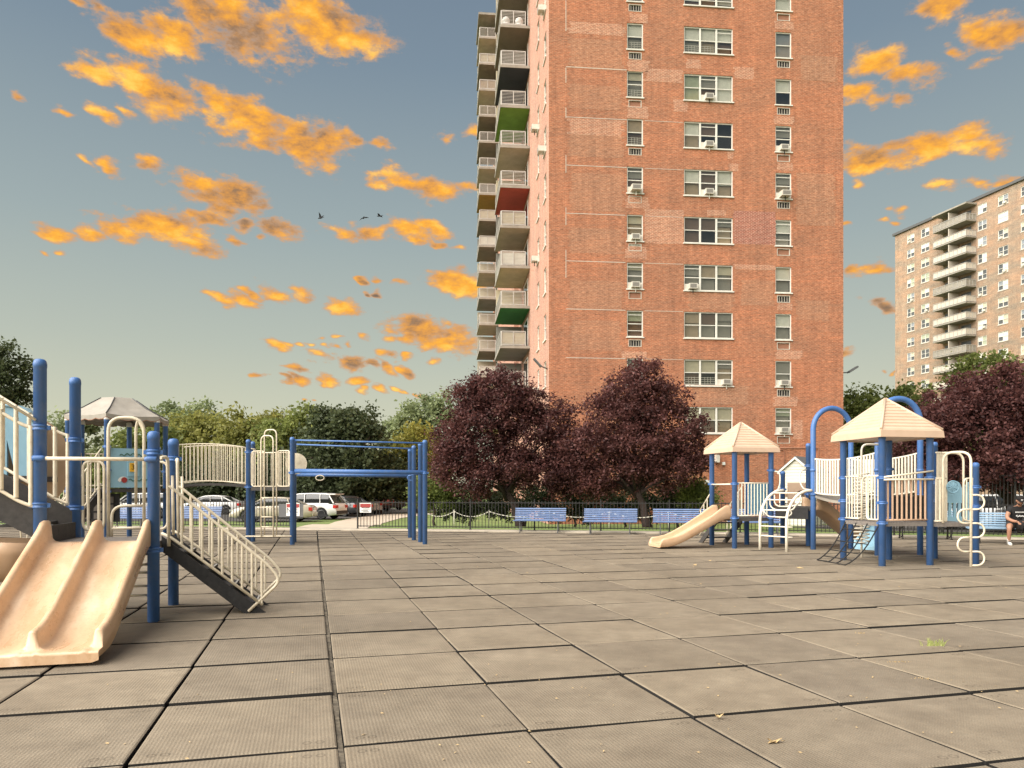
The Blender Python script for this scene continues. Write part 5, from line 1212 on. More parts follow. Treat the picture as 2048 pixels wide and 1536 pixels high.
# balconies: two stacks on the left side
UND = ['under_grey', 'under_grey', 'under_dkgreen', 'under_cream', 'under_beige', 'under_red', 'under_beige', 'under_green', 'under_navy', 'under_brown']
UN2 = ['under_beige', 'under_brown', 'under_beige', 'under_brown', 'under_beige', 'under_grey', 'under_beige', 'under_brown', 'under_brown', 'under_ochre', 'under_beige', 'under_brown', 'under_brown', 'under_beige', 'under_brown']
def balcony(y0, y1, zs, under, seed, furn=()):
    r = random.Random(seed)
    b = MB(); b.box((-2.0, y0, zs), (-.002, y1, zs + .17)); bal = b.build('balcony', 'slab_conc', bt)
    b = MB(); b.box((-1.96, y0 + .04, zs - .012), (-.01, y1 - .04, zs - .002)); b.build('soffit', under, bal)
    h0, h1 = zs + .24, zs + 1.14
    for (a, c) in (((-1.90, y0 + .08), (-.30, y0 + .08)), ((-1.93, y0 + .12), (-1.93, y1 - .1))):
        b = MB()
        for z in (h0, h1, h0 + .06, h1 - .08): b.bar((*a, z), (*c, z), .05 if z in (h0, h1) else .03, .05 if z in (h0, h1) else .025)
        n = 2 if a[1] == c[1] else 3
        for k in range(n + 1): t = k / n; p = lerp(a, c, t); b.bar((*p, zs + .17), (*p, h1), .05, .05)
        rl = b.build('railing', 'alu', bal)
        n = 8
        for k in range(1, n): z = h0 + .06 + (h1 - .08 - h0 - .06) * k / n; b = MB(); b.bar((*a, z), (*c, z), .02, .020); b.build('railing_bar', 'alu', rl)
        if r.random() < .3:
            b = MB(); b.bar((a[0] + .04 * (a[0] == c[0]), a[1] + .04 * (a[1] == c[1]), (h0 + h1) / 2), (c[0] + .04 * (a[0] == c[0]), c[1] + .04 * (a[1] == c[1]), (h0 + h1) / 2), .012, .72); b.build('screen', r.choice(('shade_cream', 'shade_grey', 'shade_tan', 'under_grey', 'shade_white')), rl)
    # partition at the far end, door and window in the wall
    b = MB(); b.box((-1.9, y1 - .08, zs + .18), (-.02, y1 - .02, zs + 2.5)); b.build('partition', r.choice(('panel_cream', 'under_beige', 'panel_cream', 'under_grey')), bal)
    b = MB(); b.box((-.04, y0 + 1.0, zs + .18), (-.003, y0 + 3.4, zs + 2.3)); d = b.build('balcony_door', 'frame_white', bal)
    b = MB(); b.box((-.05, y0 + 1.1, zs + .3), (-.041, y0 + 2.15, zs + 2.2)); b.build('pane', 'car_glass', bal)
    b = MB(); b.box((-.05, y0 + 2.25, zs + .3), (-.041, y0 + 3.3, zs + 2.2)); b.build('pane', 'car_glass', bal)
    if 'c' in furn:
        for x in (-1.55, -.65):
            b = MB(); b.lathe([(.22, .0), (.26, .22), (.25, .40), (.20, .42)], (x, y0 + .6, zs + .18), 10); b.lathe([(.24, .42), (.27, .75), (.22, .85)], (x, y0 + .75, zs + .18), 10); b.build('balcony_chair', 'print_white', bal)
    return bal
for k in range(0, 15):
    zs = 8.30 + FL * k
    balcony(8.75, 13.8, zs, UND[min(k, 9)], k, 'c' if k == 9 else '')
for k in range(0, 16): balcony(35.8, 41.0, 8.0 + FL * k - .285, UN2[k % len(UN2)], 100 + k)
b = MB(); b.box((-2.05, 35.7, 50.2), (-.002, 41.1, 50.42)); b.build('roof_slab', 'slab_conc', bt)
# shallow pier between the stacks
b = MB(); b.box((-.35, 16.0, -1), (-.002, 18.2, BH)); b.build('pier', 'brick_side_lit', bt)

# floodlights on brackets
def flood(label, p, d, arm):
    t = thing('floodlight', label, 'lamp', p); d = Vector(d).normalized()
    b = MB(); b.tube([(0, 0, 0)] + arm, .035, 8); b.build('arm', 'lamp_grey', t)
    e = Vector(arm[-1]); b = MB(); s = d.cross(Vector((0, 1, .2))).normalized(); u = s.cross(d)
    A = [e + d * (i * .30 + .22) + s * 0 + Vector((0, j * .2, 0)) for i, j in ((-1, -1), (1, -1), (1, 1), (-1, 1))]; n = (A[1] - A[0]).cross(A[3] - A[0]).normalized()
    b.prism(A, n * .09); b.build('lamp_head', 'lamp_grey', t)
    b = MB(); b.prism([p_ * .82 + (sum(A, Vector((0, 0, 0))) / 4) * .18 - n * .004 for p_ in A], n * -.008); b.build('lens', 'lamp_lens', t)
flood('floodlight on an arm at the left corner of the brick tower', (C0.x - .02, C0.y + .55, zz(738, 41.9)), (-.55, 0, .62), [(-.3, 0, .12), (-.42, 0, .22)])
rr_ = Vector((C0.x + BW * math.cos(TB), C0.y + BW * math.sin(TB)))
flood('floodlight on an arm at the right corner of the brick tower', (rr_.x - .05, rr_.y + .4, zz(744, 43.2)), (.8, 0, .5), [(.35, 0, .0), (.6, 0, .02)])

# ------------------------------------------------------------------ the far tan tower on the right
fb_ = thing('apartment_building', 'distant tan brick apartment block with a stack of pale balconies, at the right edge', 'building', (70.5, 138, 0), math.atan2(-.966, .257))
WN = [(2.85, 4.55), (6.07, 7.9), (17.7, 19.4), (21.4, 23.2), (25.3, 27.1), (29.3, 31.1), (33, 34.8)]
ZF = [47.3 - 2.65 * k for k in range(13)]
wall_holes('wall', 'brick_tan', fb_, 0, 46, -2, 48.2, [(a, c, z - 1.5, z) for a, c in WN for z in ZF], .16, lambda u, z, d: (u, d, z))
b = MB(); b.add([(0, 0, -2), (0, 20, -2), (0, 20, 48.2), (0, 0, 48.2)], [(0, 1, 2, 3)]); b.build('wall', 'brick_side_lit', fb_)
b = MB(); b.add([(46, 0, -2), (46, 20, -2), (46, 20, 48.2), (46, 0, 48.2)], [(0, 1, 2, 3)]); b.build('wall', 'brick_side_lit', fb_)
b = MB(); b.add([(0, 20, -2), (46, 20, -2), (46, 20, 48.2), (0, 20, 48.2)], [(0, 1, 2, 3)]); b.build('wall', 'brick_tan', fb_)
b = MB(); b.box((-.35, -.35, 48.2), (46.3, 20.3, 48.62)); b.build('roof', 'lamp_grey', fb_)
r2 = random.Random(8)
for z in ZF:
    for (a, c) in WN:
        b = MB(); q = .09
        for (p0, p1, e, g) in ((a, c, z - q, z), (a, c, z - 1.5, z - 1.5 + q), (a, a + q, z - 1.5 + q, z - q), (c - q, c, z - 1.5 + q, z - q), ((a + c) / 2 - .05, (a + c) / 2 + .05, z - 1.5 + q, z - q)): b.box((p0, .05, e), (p1, .12, g))
        for (p0, p1) in ((a + q, (a + c) / 2 - .05), ((a + c) / 2 + .05, c - q)): b.box((p0, .06, z - .78), (p1, .11, z - .72))
        w = b.build('window', 'frame_white', fb_)
        b = MB(); b.add([(a, .13, z - 1.5), (c, .13, z - 1.5), (c, .13, z), (a, .13, z)], [(0, 1, 2, 3)]); b.build('pane', 'hazed_glass', w)
        for (p0, p1) in ((a + q, (a + c) / 2 - .05), ((a + c) / 2 + .05, c - q)):
            dn = r2.choice((.0, .65, .65, .72, 1.3, .72)); 
            if dn: b = MB(); b.add([(p0, .125, z - q - dn), (p1, .125, z - q - dn), (p1, .125, z - q), (p0, .125, z - q)], [(0, 1, 2, 3)]); b.build('blind', 'shade_' + r2.choice(('white', 'white', 'cream', 'green', 'blue')), w)
        b = MB(); b.box((a - .05, -.06, z - 1.62), (c + .05, .05, z - 1.5)); b.build('sill', 'sill_stone', w)
        if r2.random() < .25: b = MB(); x = a + r2.choice((.3, 1.0)); b.box((x, -.25, z - 1.45), (x + .55, .1, z - 1.1)); b.build('air_conditioner', 'ac_case', w)
for k, z in enumerate(ZF[:12]):
    zs = z - 2.45; b = MB(); b.box((10.8, -2.1, zs), (17.5, -.002, zs + .2)); bal = b.build('balcony', 'slab_conc', fb_)
    for (a, c) in (((10.85, -2.05), (17.45, -2.05)), ((17.45, -2.02), (17.45, -.05)), ((10.85, -2.02), (10.85, -.05))):
        b = MB(); b.bar((*a, zs + 1.22), (*c, zs + 1.22), .06, .06); b.bar((*a, zs + .30), (*c, zs + .30), .05, .05)
        n = 8 if a[1] == c[1] else 3
        for i in range(n + 1): p = lerp(a, c, i / n); b.bar((*p, zs + .2), (*p, zs + 1.22), .05, .05)
        b.build('railing', 'alu', bal)
        b = MB(); ox = 0 if a[1] == c[1] else -.05; oy = .05 if a[1] == c[1] else 0; b.bar((a[0] + ox, a[1] + oy, zs + .74), (c[0] + ox, c[1] + oy, zs + .74), .02, .84); b.build('railing_panel', 'sill_stone' if k % 4 else 'slab_conc', bal)  # muted panel tones stand in for haze over the distance
    b = MB(); b.box((13.9, -2.0, zs + .21), (14.02, -.01, zs + 2.44)); b.build('divider', 'sill_stone', bal)
    for x in (11.3, 14.6): b = MB(); b.box((x, -.05, zs + .25), (x + 1.9, -.003, zs + 2.2)); b.build('balcony_door', 'hazed_glass', bal)
b = MB(); b.box((10.7, -2.2, 47.55), (17.6, -.01, 47.8)); b.build('balcony_roof', 'slab_conc', fb_)

# ------------------------------------------------------------------ white garden shed by the brick wall
def shed():
    x, y, z = wp(1592, 1040, 33.0); t = thing('garden_shed', 'small white clapboard shed with a grey roof behind the right play tower', 'shed', (x, y, -.05), R(-40))
    w, L_, he, hp = 1.35, 1.75, 2.42, 2.98
    # local: gable end faces -y, long side runs along +y; ridge over x = 0
    b = MB(); b.box((-w / 2, 0, 0), (w / 2, L_, he)); b.prism([(-w / 2, .001, he - .001), (w / 2, .001, he - .001), (0, .001, hp)], (0, L_ - .002, 0)); b.build('wall', 'siding_white', t)
    n = 17; bd = MB(); 
    for i in range(22):
        z0 = .05 + i * .135
        if z0 > hp - .1: break
        hw = w / 2 if z0 < he - .1 else w / 2 * (hp - z0 - .12) / (hp - he)
        if hw < .06: continue
        b = MB(); b.prism([(-hw, -.004, z0), (-hw, -.028, z0), (-hw, -.008, z0 + .13), (-hw, -.004, z0 + .13)], (2 * hw, 0, 0)); b.build('board', 'siding_white', t)
        if z0 < he - .1:
            for s in (1, -1): b = MB(); b.prism([(s * (w / 2 + .004), 0, z0), (s * (w / 2 + .028), 0, z0), (s * (w / 2 + .008), 0, z0 + .13), (s * (w / 2 + .004), 0, z0 + .13)], (0, L_, 0)); b.build('board', 'siding_white', t)
    for s in (1, -1):
        b = MB(); b.prism([(s * (w / 2 + .14), -.12, he - .085), (0, -.12, hp + .03), (0, -.12, hp + .09), (s * (w / 2 + .14), -.12, he - .025)], (0, L_ + .24, 0)); b.build('roof', 'shingle_grey', t)
        b = MB(); b.prism([(s * (w / 2 + .10), -.15, he - .14), (0, -.15, hp - .04), (0, -.15, hp + .06), (s * (w / 2 + .10), -.15, he - .045)], (0, .028, 0)); b.build('barge_board', 'frame_white', t)
        b = MB(); b.box((s * w / 2 - .05, -.045, 0), (s * w / 2 + .05, -.030, he - .1)); b.build('corner_trim', 'frame_white', t)
shed()
# ------------------------------------------------------------------ trees and shrubs
def leaf_mesh(name, P, size, m, rng, tint, flat=.35, aspect=.55):
    """one rhombic leaf-sized face per point"""
    n = len(P); d = rng.normal(size=(n, 3)); d[:, 2] *= .7; d /= np.linalg.norm(d, axis=1)[:, None] + 1e-9
    e = rng.normal(size=(n, 3)); e -= d * (e * d).sum(1)[:, None]; e /= np.linalg.norm(e, axis=1)[:, None] + 1e-9
    s = (size * rng.uniform(.45, 1.45, n))[:, None]
    nn = np.cross(d, e); k = s * .12
    V_ = np.stack([P - d * s * .5, P + e * s * .5 * aspect + nn * k, P + d * s * .5, P - e * s * .5 * aspect + nn * k], 1).reshape(-1, 3)
    me = bpy.data.meshes.new(name); me.vertices.add(4 * n); me.vertices.foreach_set('co', V_.astype(np.float32).ravel())
    me.loops.add(4 * n); me.loops.foreach_set('vertex_index', np.arange(4 * n, dtype=np.int32)); me.polygons.add(n); me.polygons.foreach_set('loop_start', np.arange(0, 4 * n, 4, dtype=np.int32))
    me.update(calc_edges=True); at = me.attributes.new('tint', 'FLOAT', 'POINT'); at.data.foreach_set('value', np.repeat(np.clip(tint, 0, 1), 4).astype(np.float32))
    me.materials.append(MAT[m]); return me
def crown_points(lobes, nclump, nleaf, rc, rng, shell=.45, squash=.8):
    """clumps of leaves spread through overlapping lobes; returns points, clump tone, clump centres"""
    vol = np.array([l[3] * l[4] * l[5] for l in lobes]) ** .7; vol /= vol.sum(); C = []
    for l, v in zip(lobes, vol):
        k = max(1, int(round(nclump * v))); d = rng.normal(size=(k, 3)); d /= np.linalg.norm(d, axis=1)[:, None]
        r = (shell + (1 - shell) * rng.uniform(0, 1, k)) ** .7; C.append(np.array(l[:3]) + d * r[:, None] * np.array(l[3:6]) * rng.uniform(.86, 1.08, (k, 1)))
    C = np.concatenate(C); k = len(C); rcs = rc * rng.uniform(.55, 1.35, k); idx = rng.integers(0, k, nleaf)
    g = rng.normal(size=(nleaf, 3)) * .52; g[:, 2] *= squash
    P = C[idx] + g * rcs[idx][:, None]; tone = rng.uniform(-.22, .22, k)[idx]
    return P, tone, C
def tree(name, label, base, lobes, m, nclump, nleaf, rc, size, seed, trunk_r=.18, trunk_top=None, lean=(0, 0), bark='bark', group=None, limbs=14, shell=.45, cat='tree', dark=0.0, aspect=.55):
    rng = np.random.default_rng(seed); bx_, by_ = base; bz = gz(bx_, by_) - .05
    t = thing(name, label, cat, (bx_, by_, bz), 0, group)
    P, tone, C = crown_points(lobes, nclump, nleaf, rc, rng, shell)
    keep = P[:, 2] > .12 + bz; P = P[keep]; tone = tone[keep]
    tint = .45 + tone + rng.normal(size=len(P)) * .20 - dark
    me = leaf_mesh('crown', P - np.array([bx_, by_, bz]), size, m, rng, tint, aspect=aspect); obj('crown', me, t)
    zc = min(l[2] for l in lobes); tt = trunk_top or max(.6, zc - .2)
    top = Vector((bx_ + lean[0], by_ + lean[1], tt)); b = MB(); K = 6; pts = []
    for k in range(K + 1): f = k / K; pts.append((bx_ + lean[0] * f ** 1.4 + .04 * math.sin(k * 2.1 + seed), by_ + lean[1] * f, bz + (tt - bz) * f))
    b.tube(pts, [trunk_r * (1.35 - .55 * (k / K) if k else 1.6) for k in range(K + 1)], 9); b.build('trunk', bark, t, (bx_, by_, bz))
    r = random.Random(seed); sel = [Vector(C[r.randrange(len(C))]) for _ in range(limbs)]
    for c in sel:
        if c.z < tt - .3: continue
        s0 = Vector(pts[-1]) - Vector((0, 0, r.uniform(0, .35) * (tt - bz))); mid = s0.lerp(c, .5) + Vector((r.uniform(-.3, .3), r.uniform(-.3, .3), r.uniform(0, .4)))
        b = MB(); b.tube([s0, s0.lerp(mid, .5) + Vector((0, 0, .1)), mid, c], [trunk_r * .55, trunk_r * .42, trunk_r * .28, trunk_r * .08], 6); b.build('limb', bark, t, (bx_, by_, bz))
    return t
def lob(px, py, d, rx, ry, rz):
    x, y, z = wp(px, py, d); return (x, y, z, rx, ry, rz)
S_ = lambda px_w, d: px_w / FPX * d
# the two purple trees behind the benches
tree('purple_plum_tree', 'dark purple-leaved tree in front of the balconies, left of the pair', (.35, 33.5),
     [lob(1000, 800, 33.5, 1.65, 1.6, 1.35), lob(950, 870, 33.3, 1.6, 1.5, 1.5), lob(1060, 880, 33.6, 1.8, 1.7, 1.6), lob(1105, 850, 33.6, 1.25, 1.3, 1.2), lob(925, 915, 33.2, 1.35, 1.3, 1.1), lob(985, 775, 33.5, 1.0, 1.0, .8), lob(945, 800, 33.4, 1.15, 1.1, 1.0), lob(1055, 805, 33.5, 1.2, 1.2, 1.0), lob(905, 880, 33.2, .9, .9, .9), lob(950, 960, 33.0, 1.3, 1.3, 1.0), lob(1090, 945, 33.4, 1.5, 1.5, .95), lob(1020, 940, 33.5, 1.6, 1.6, 1.0), lob(1140, 890, 33.6, 1.0, 1.1, 1.1), lob(1130, 960, 33.5, 1.1, 1.2, .8), lob(890, 930, 33.2, .8, .9, 1.0)],
     'leaf_purple', 560, 66000, .40, .125, 1, .16, 1.7, (-.65, .1), 'bark_dark', 'purple trees behind the benches', 22, .35)
tree('purple_plum_tree', 'purple-leaved tree before the brick wall, right of the pair', (5.95, 33.0),
     [lob(1285, 800, 33.0, 1.75, 1.7, 1.4), lob(1280, 750, 33.0, .95, .95, .75), lob(1235, 800, 33, 1.1, 1.1, .9), lob(1330, 800, 33.1, 1.05, 1.1, .9), lob(1215, 860, 32.8, 1.75, 1.6, 1.4), lob(1340, 860, 33.2, 1.6, 1.6, 1.4), lob(1175, 900, 32.8, 1.35, 1.3, 1.1), lob(1375, 905, 33.1, 1.1, 1.3, .95), lob(1280, 900, 33.0, 1.9, 1.8, 1.3), lob(1230, 955, 32.8, 1.5, 1.5, .85), lob(1325, 945, 33.1, 1.4, 1.5, .8), lob(1140, 925, 32.8, 1.0, 1.0, .9), lob(1390, 930, 33.1, .8, .9, .6), lob(1180, 965, 32.8, 1.1, 1.1, .7)],
     'leaf_purple', 520, 58000, .42, .125, 2, .15, 1.9, (-.55, 0), 'bark_dark', 'purple trees behind the benches', 24, .35, dark=-.10)
tree('purple_plum_tree', 'large purple-leaved tree overhanging the tall fence at the right', (19.8, 29.5),
     [lob(2010, 810, 29.0, 2.3, 2.2, 1.7), lob(1900, 860, 28.5, 1.8, 1.8, 1.7), lob(1850, 900, 28.8, 1.5, 1.5, 1.3), lob(2080, 860, 28.5, 2.2, 2.0, 1.8), lob(1960, 930, 28.2, 1.9, 1.8, 1.0), lob(2050, 930, 28.0, 1.9, 1.8, .9), lob(1830, 850, 29, 1.1, 1.2, .9), lob(1930, 800, 29, 1.5, 1.5, 1.0), lob(2180, 900, 28.5, 2.0, 2.0, 1.6), lob(1870, 950, 28.6, 1.3, 1.3, .8)],
     'leaf_purple', 620, 78000, .42, .13, 3, .2, 2.0, (-.4, 0), 'bark_dark', None, 24, .35, dark=.03)
# shrubs at the foot of the brick tower
for i, (px, py, d, rx, rz, m, lb) in enumerate(((868, 975, 34.5, .95, .95, 'leaf_mid', 'leafy green shrub just right of the overhead bars'), (940, 1000, 35.5, 1.5, .9, 'leaf_dark', 'dark green shrub under the left purple tree'), (1050, 995, 36.5, 1.4, 1.0, 'leaf_dark', 'dark green shrub between the trunk and the first bench'),
                                          (1150, 1000, 36.5, 1.5, .95, 'leaf_dark', 'dark green shrub between the two purple trees'), (1250, 1005, 36, 1.3, .85, 'leaf_dark', 'dark green shrub behind the middle bench'), (1355, 990, 35.5, 1.25, .85, 'leaf_dark', 'dark green shrub behind the third bench'), (1395, 985, 34.5, .80, .72, 'leaf_mid', 'bright green shrub beside the left tower roof'))):
    x, y, z = wp(px, py, d)
    tree('shrub', lb, (x, y), [(x, y, z, rx, rx * .9, rz), (x - rx * .5, y, z - .25, rx * .7, rx * .7, rz * .8), (x + rx * .5, y, z - .3, rx * .7, rx * .7, rz * .75)], m, 90, 6500, .30, .13, 40 + i, .05, max(.4, z - .3), (0, 0), 'bark', 'shrubs along the brick tower', 5, .5, 'shrub')
# the belt of park trees on the left
def park(label, px, d, m, crown, seed, n=9000, size=.42, rc=.9, nc=130, dark=0.0, tr=.28, name='park_tree', limbs=10):
    x = (px - 1024) / FPX * d
    tree(name, label, (x, d), [lob(a, b, d + dd, S_(w, d), S_(w, d) * .9, S_(h, d)) for a, b, w, h, dd in crown], m, nc, n, rc, size, seed, tr, 2.2, (0, 0), 'bark', 'park trees beyond the car park' if d > 50 else None, limbs, .45, 'tree', dark, .6)
park('dark-leaved tree reaching in at the far left edge', -60, 45, 'leaf_dark', [(-20, 770, 70, 75, 0), (30, 740, 34, 30, 0), (15, 800, 45, 34, 0), (-60, 840, 80, 60, 0), (10, 700, 26, 24, 0)], 21, 12000, .22, .5, 170, -.08)
park('pale thin tree rising beside the canopy post', 145, 66, 'leaf_pale_hazed', [(150, 870, 46, 50, 0), (175, 930, 60, 50, 0), (110, 920, 50, 55, 0)], 22, 7000, .36, .8, 90)
park('tall hazy green tree just right of the canopy', 335, 92, 'leaf_pale_hazed', [(330, 850, 50, 44, 0), (370, 850, 50, 45, 2), (290, 880, 50, 45, 0), (340, 930, 80, 50, 0), (395, 830, 36, 28, 0)], 23, 9000, .46, 1.1, 120)
park('yellow-green tree above the arched bridge', 390, 80, 'leaf_olive', [(390, 860, 56, 44, 0), (430, 880, 60, 46, 0), (350, 900, 55, 50, -2), (400, 950, 85, 45, 0)], 24, 10000, .42, 1.0, 130, -.08)
park('mid green tree standing behind the arched bridge', 300, 72, 'leaf_mid', [(300, 890, 60, 50, 0), (250, 920, 60, 50, 0), (340, 950, 70, 45, 0), (215, 950, 60, 40, 0)], 25, 9000, .4, .9, 120, -.04)
park('olive tree between the bridge and the ladder arch', 480, 76, 'leaf_olive', [(480, 870, 58, 42, 0), (520, 890, 60, 50, 0), (450, 930, 70, 50, 0), (540, 860, 40, 34, 0)], 26, 10000, .42, 1.0, 130, .02)
park('olive green tree behind the ladder arch', 560, 70, 'leaf_mid', [(570, 865, 52, 42, 0), (600, 890, 50, 50, 2), (540, 930, 70, 50, 0), (615, 840, 34, 28, 0)], 27, 10000, .40, .9, 130, -.12)
park('large dense dark green tree behind the overhead bars', 690, 58, 'leaf_dark', [(690, 870, 72, 58, 0), (650, 900, 60, 56, 0), (735, 905, 56, 58, 0), (690, 950, 95, 48, 0), (640, 960, 50, 40, -2), (750, 965, 45, 36, 0), (665, 845, 46, 32, 0), (715, 845, 40, 30, 0)], 28, 26000, .30, .75, 260, -.05, .4)
park('pale grey-green tree rising left of the brick tower', 850, 98, 'leaf_pale_hazed', [(860, 830, 44, 46, 0), (820, 850, 50, 40, 0), (890, 850, 40, 50, 0), (780, 870, 40, 36, 0), (850, 910, 80, 50, 0), (880, 800, 26, 24, 0)], 29, 12000, .46, 1.1, 150, .0)
park('yellow-leaved tree beside the overhead bars', 830, 62, 'leaf_yellow', [(825, 885, 44, 30, 0), (850, 900, 38, 36, 0), (800, 930, 40, 45, 0), (840, 965, 55, 40, 0)], 30, 9000, .30, .7, 110)
# lower growth that closes the view under the crowns
for i, (px, d, w, m, lb) in enumerate(((200, 64, 90, 'leaf_mid', 'dark shrub mass seen under the canopy deck'), (330, 66, 90, 'leaf_dark', 'dark shrub mass seen under the arched bridge'), (450, 64, 90, 'leaf_dark', 'dark shrub mass left of the ladder'), (560, 63, 80, 'leaf_dark', 'dark shrub mass behind the ladder'), (660, 64, 80, 'leaf_dark', 'dark shrub mass behind the white car'), (760, 60, 70, 'leaf_dark', 'dark shrub mass behind the row of parked cars'), (60, 58, 110, 'leaf_mid', 'shrub mass behind the slide at the left edge'))):
    park(lb, px, d, m, [(px - w * .4, 972, w * .6, 34, 0), (px + w * .4, 968, w * .6, 38, 0), (px, 945, w * .6, 40, 1)], 60 + i, 6000, .34, .8, 80, .05, .12, 'tall_shrub', 4)
# trees on the right
park('green tree in the gap right of the brick tower', 1725, 62, 'leaf_mid', [(1730, 810, 42, 38, 0), (1700, 850, 40, 40, 0), (1750, 870, 46, 45, 0), (1720, 930, 60, 50, 0)], 31, 12000, .30, .7, 140, -.05)
park('green tree at the foot of the distant block', 1815, 72, 'leaf_mid', [(1820, 800, 50, 32, 0), (1790, 840, 45, 40, 0), (1850, 830, 50, 40, 0), (1820, 900, 70, 50, 0)], 32, 11000, .36, .85, 130, -.02)
park('bright green tree above the large purple tree', 1990, 52, 'leaf_mid', [(1960, 745, 60, 40, 0), (2010, 760, 60, 34, 0), (1925, 765, 40, 26, 0), (2060, 770, 60, 45, 0), (1980, 850, 90, 60, 0)], 33, 14000, .26, .6, 170, -.12)
for i, (px, d, w, lb) in enumerate(((1720, 46, 60, 'dark shrub behind the hanging bridge'), (1820, 42, 70, 'dark shrub behind the right tower'))):
    park(lb, px, d, 'leaf_dark', [(px - w * .4, 975, w * .6, 40, 0), (px + w * .4, 965, w * .6, 46, 0)], 80 + i, 5000, .24, .6, 70, .02, .1, 'tall_shrub', 4)

# weeds, dry leaves on the rubber
def weed(label, px, py, n, h, m, seed, spread):
    x, y = gp(px, py); t = thing('weed', label, 'weed', (x, y, 0)); r = random.Random(seed); b = MB()
    for i in range(n):
        a = r.uniform(0, 6.28); q = r.uniform(0, spread); c = Vector((q * math.cos(a) * 1.6, q * math.sin(a) * .25, -.01)); d = Vector((r.uniform(-.5, .6), r.uniform(-.3, .3), 1)).normalized(); L_ = h * r.uniform(.4, 1); w = Vector((.004, 0, 0))
        p1 = c + d * L_ * .6; p2 = c + d * L_ + Vector((d.x * .3 * L_, 0, -.15 * L_)); b.add([c - w, c + w, p1 + w * .8, p2, p1 - w * .8], [(0, 1, 2, 3, 4)])
    b.build('blades', m, t)
weed('green tuft of grass growing from a seam at the right', 1864, 1292, 60, .125, 'grass_blade', 3, .08)
weed('low dry weed in a seam at the right front', 1850, 1358, 40, .03, 'dry_leaf', 4, .09); weed('straggling dry weed in a seam behind it', 1790, 1323, 30, .022, 'dry_leaf', 5, .09); weed('dry wisp of grass in a seam left of the tuft', 1722, 1266, 18, .03, 'dry_leaf', 6, .04)
def litter():
    r = random.Random(77); b = MB(); spots = [(1545, 1486, .05), (1600, 1507, .014), (1436, 1435, .03), (727, 1471, .02), (993, 1352, .02), (1390, 1131, .08), (1600, 1137, .08), (1420, 1122, .06), (1745, 1356, .02)]
    for _ in range(230):
        py = 1068 + 460 * r.random() ** 1.6; px = r.uniform(150, 2048)
        spots.append((px, py, r.uniform(.006, .016) * (1 + .9 * (py < 1180))))
    for px, py, s in spots:
        x, y = gp(px, py); a = r.uniform(0, 3.14); dx, dy = math.cos(a) * s, math.sin(a) * s; z = .006 + r.uniform(0, .004); q = .45
        b.add([(x - dx, y - dy, z), (x + dy * q, y - dx * q, z + s * .25), (x + dx, y + dy, z + s * .1), (x - dy * q, y + dx * q, z)], [(0, 1, 2, 3)])
    o = b.build('leaf_litter', 'dry_leaf'); tag(o, 'small dry leaves and scraps scattered over the rubber surface', 'leaf litter', kind='stuff')
litter()
def leaf_on(label, px, py, s, seed):
    x, y = gp(px, py); r = random.Random(seed); t = thing('fallen_leaf', label, 'leaf', (x, y, .006)); b = MB(); k = 9
    top = [(s * math.cos(a) * (1 + .25 * math.sin(3 * a + seed)), s * .45 * math.sin(a), .012 * math.cos(a * 2) + .014) for a in [2 * math.pi * i / k for i in range(k)]]
    b.add([(0, 0, .004)] + top, [(0, 1 + i, 1 + (i + 1) % k) for i in range(k)]); b.build('blade', 'dry_leaf', t); b = MB(); b.tube([(s, 0, .01), (s * 1.5, .01, .006)], .002, 4); b.build('stalk', 'dry_leaf', t)
leaf_on('curled dry leaf lying at the right front', 1548, 1486, .045, 1); leaf_on('pale dry leaf on a seam near the front centre', 1437, 1436, .03, 2)
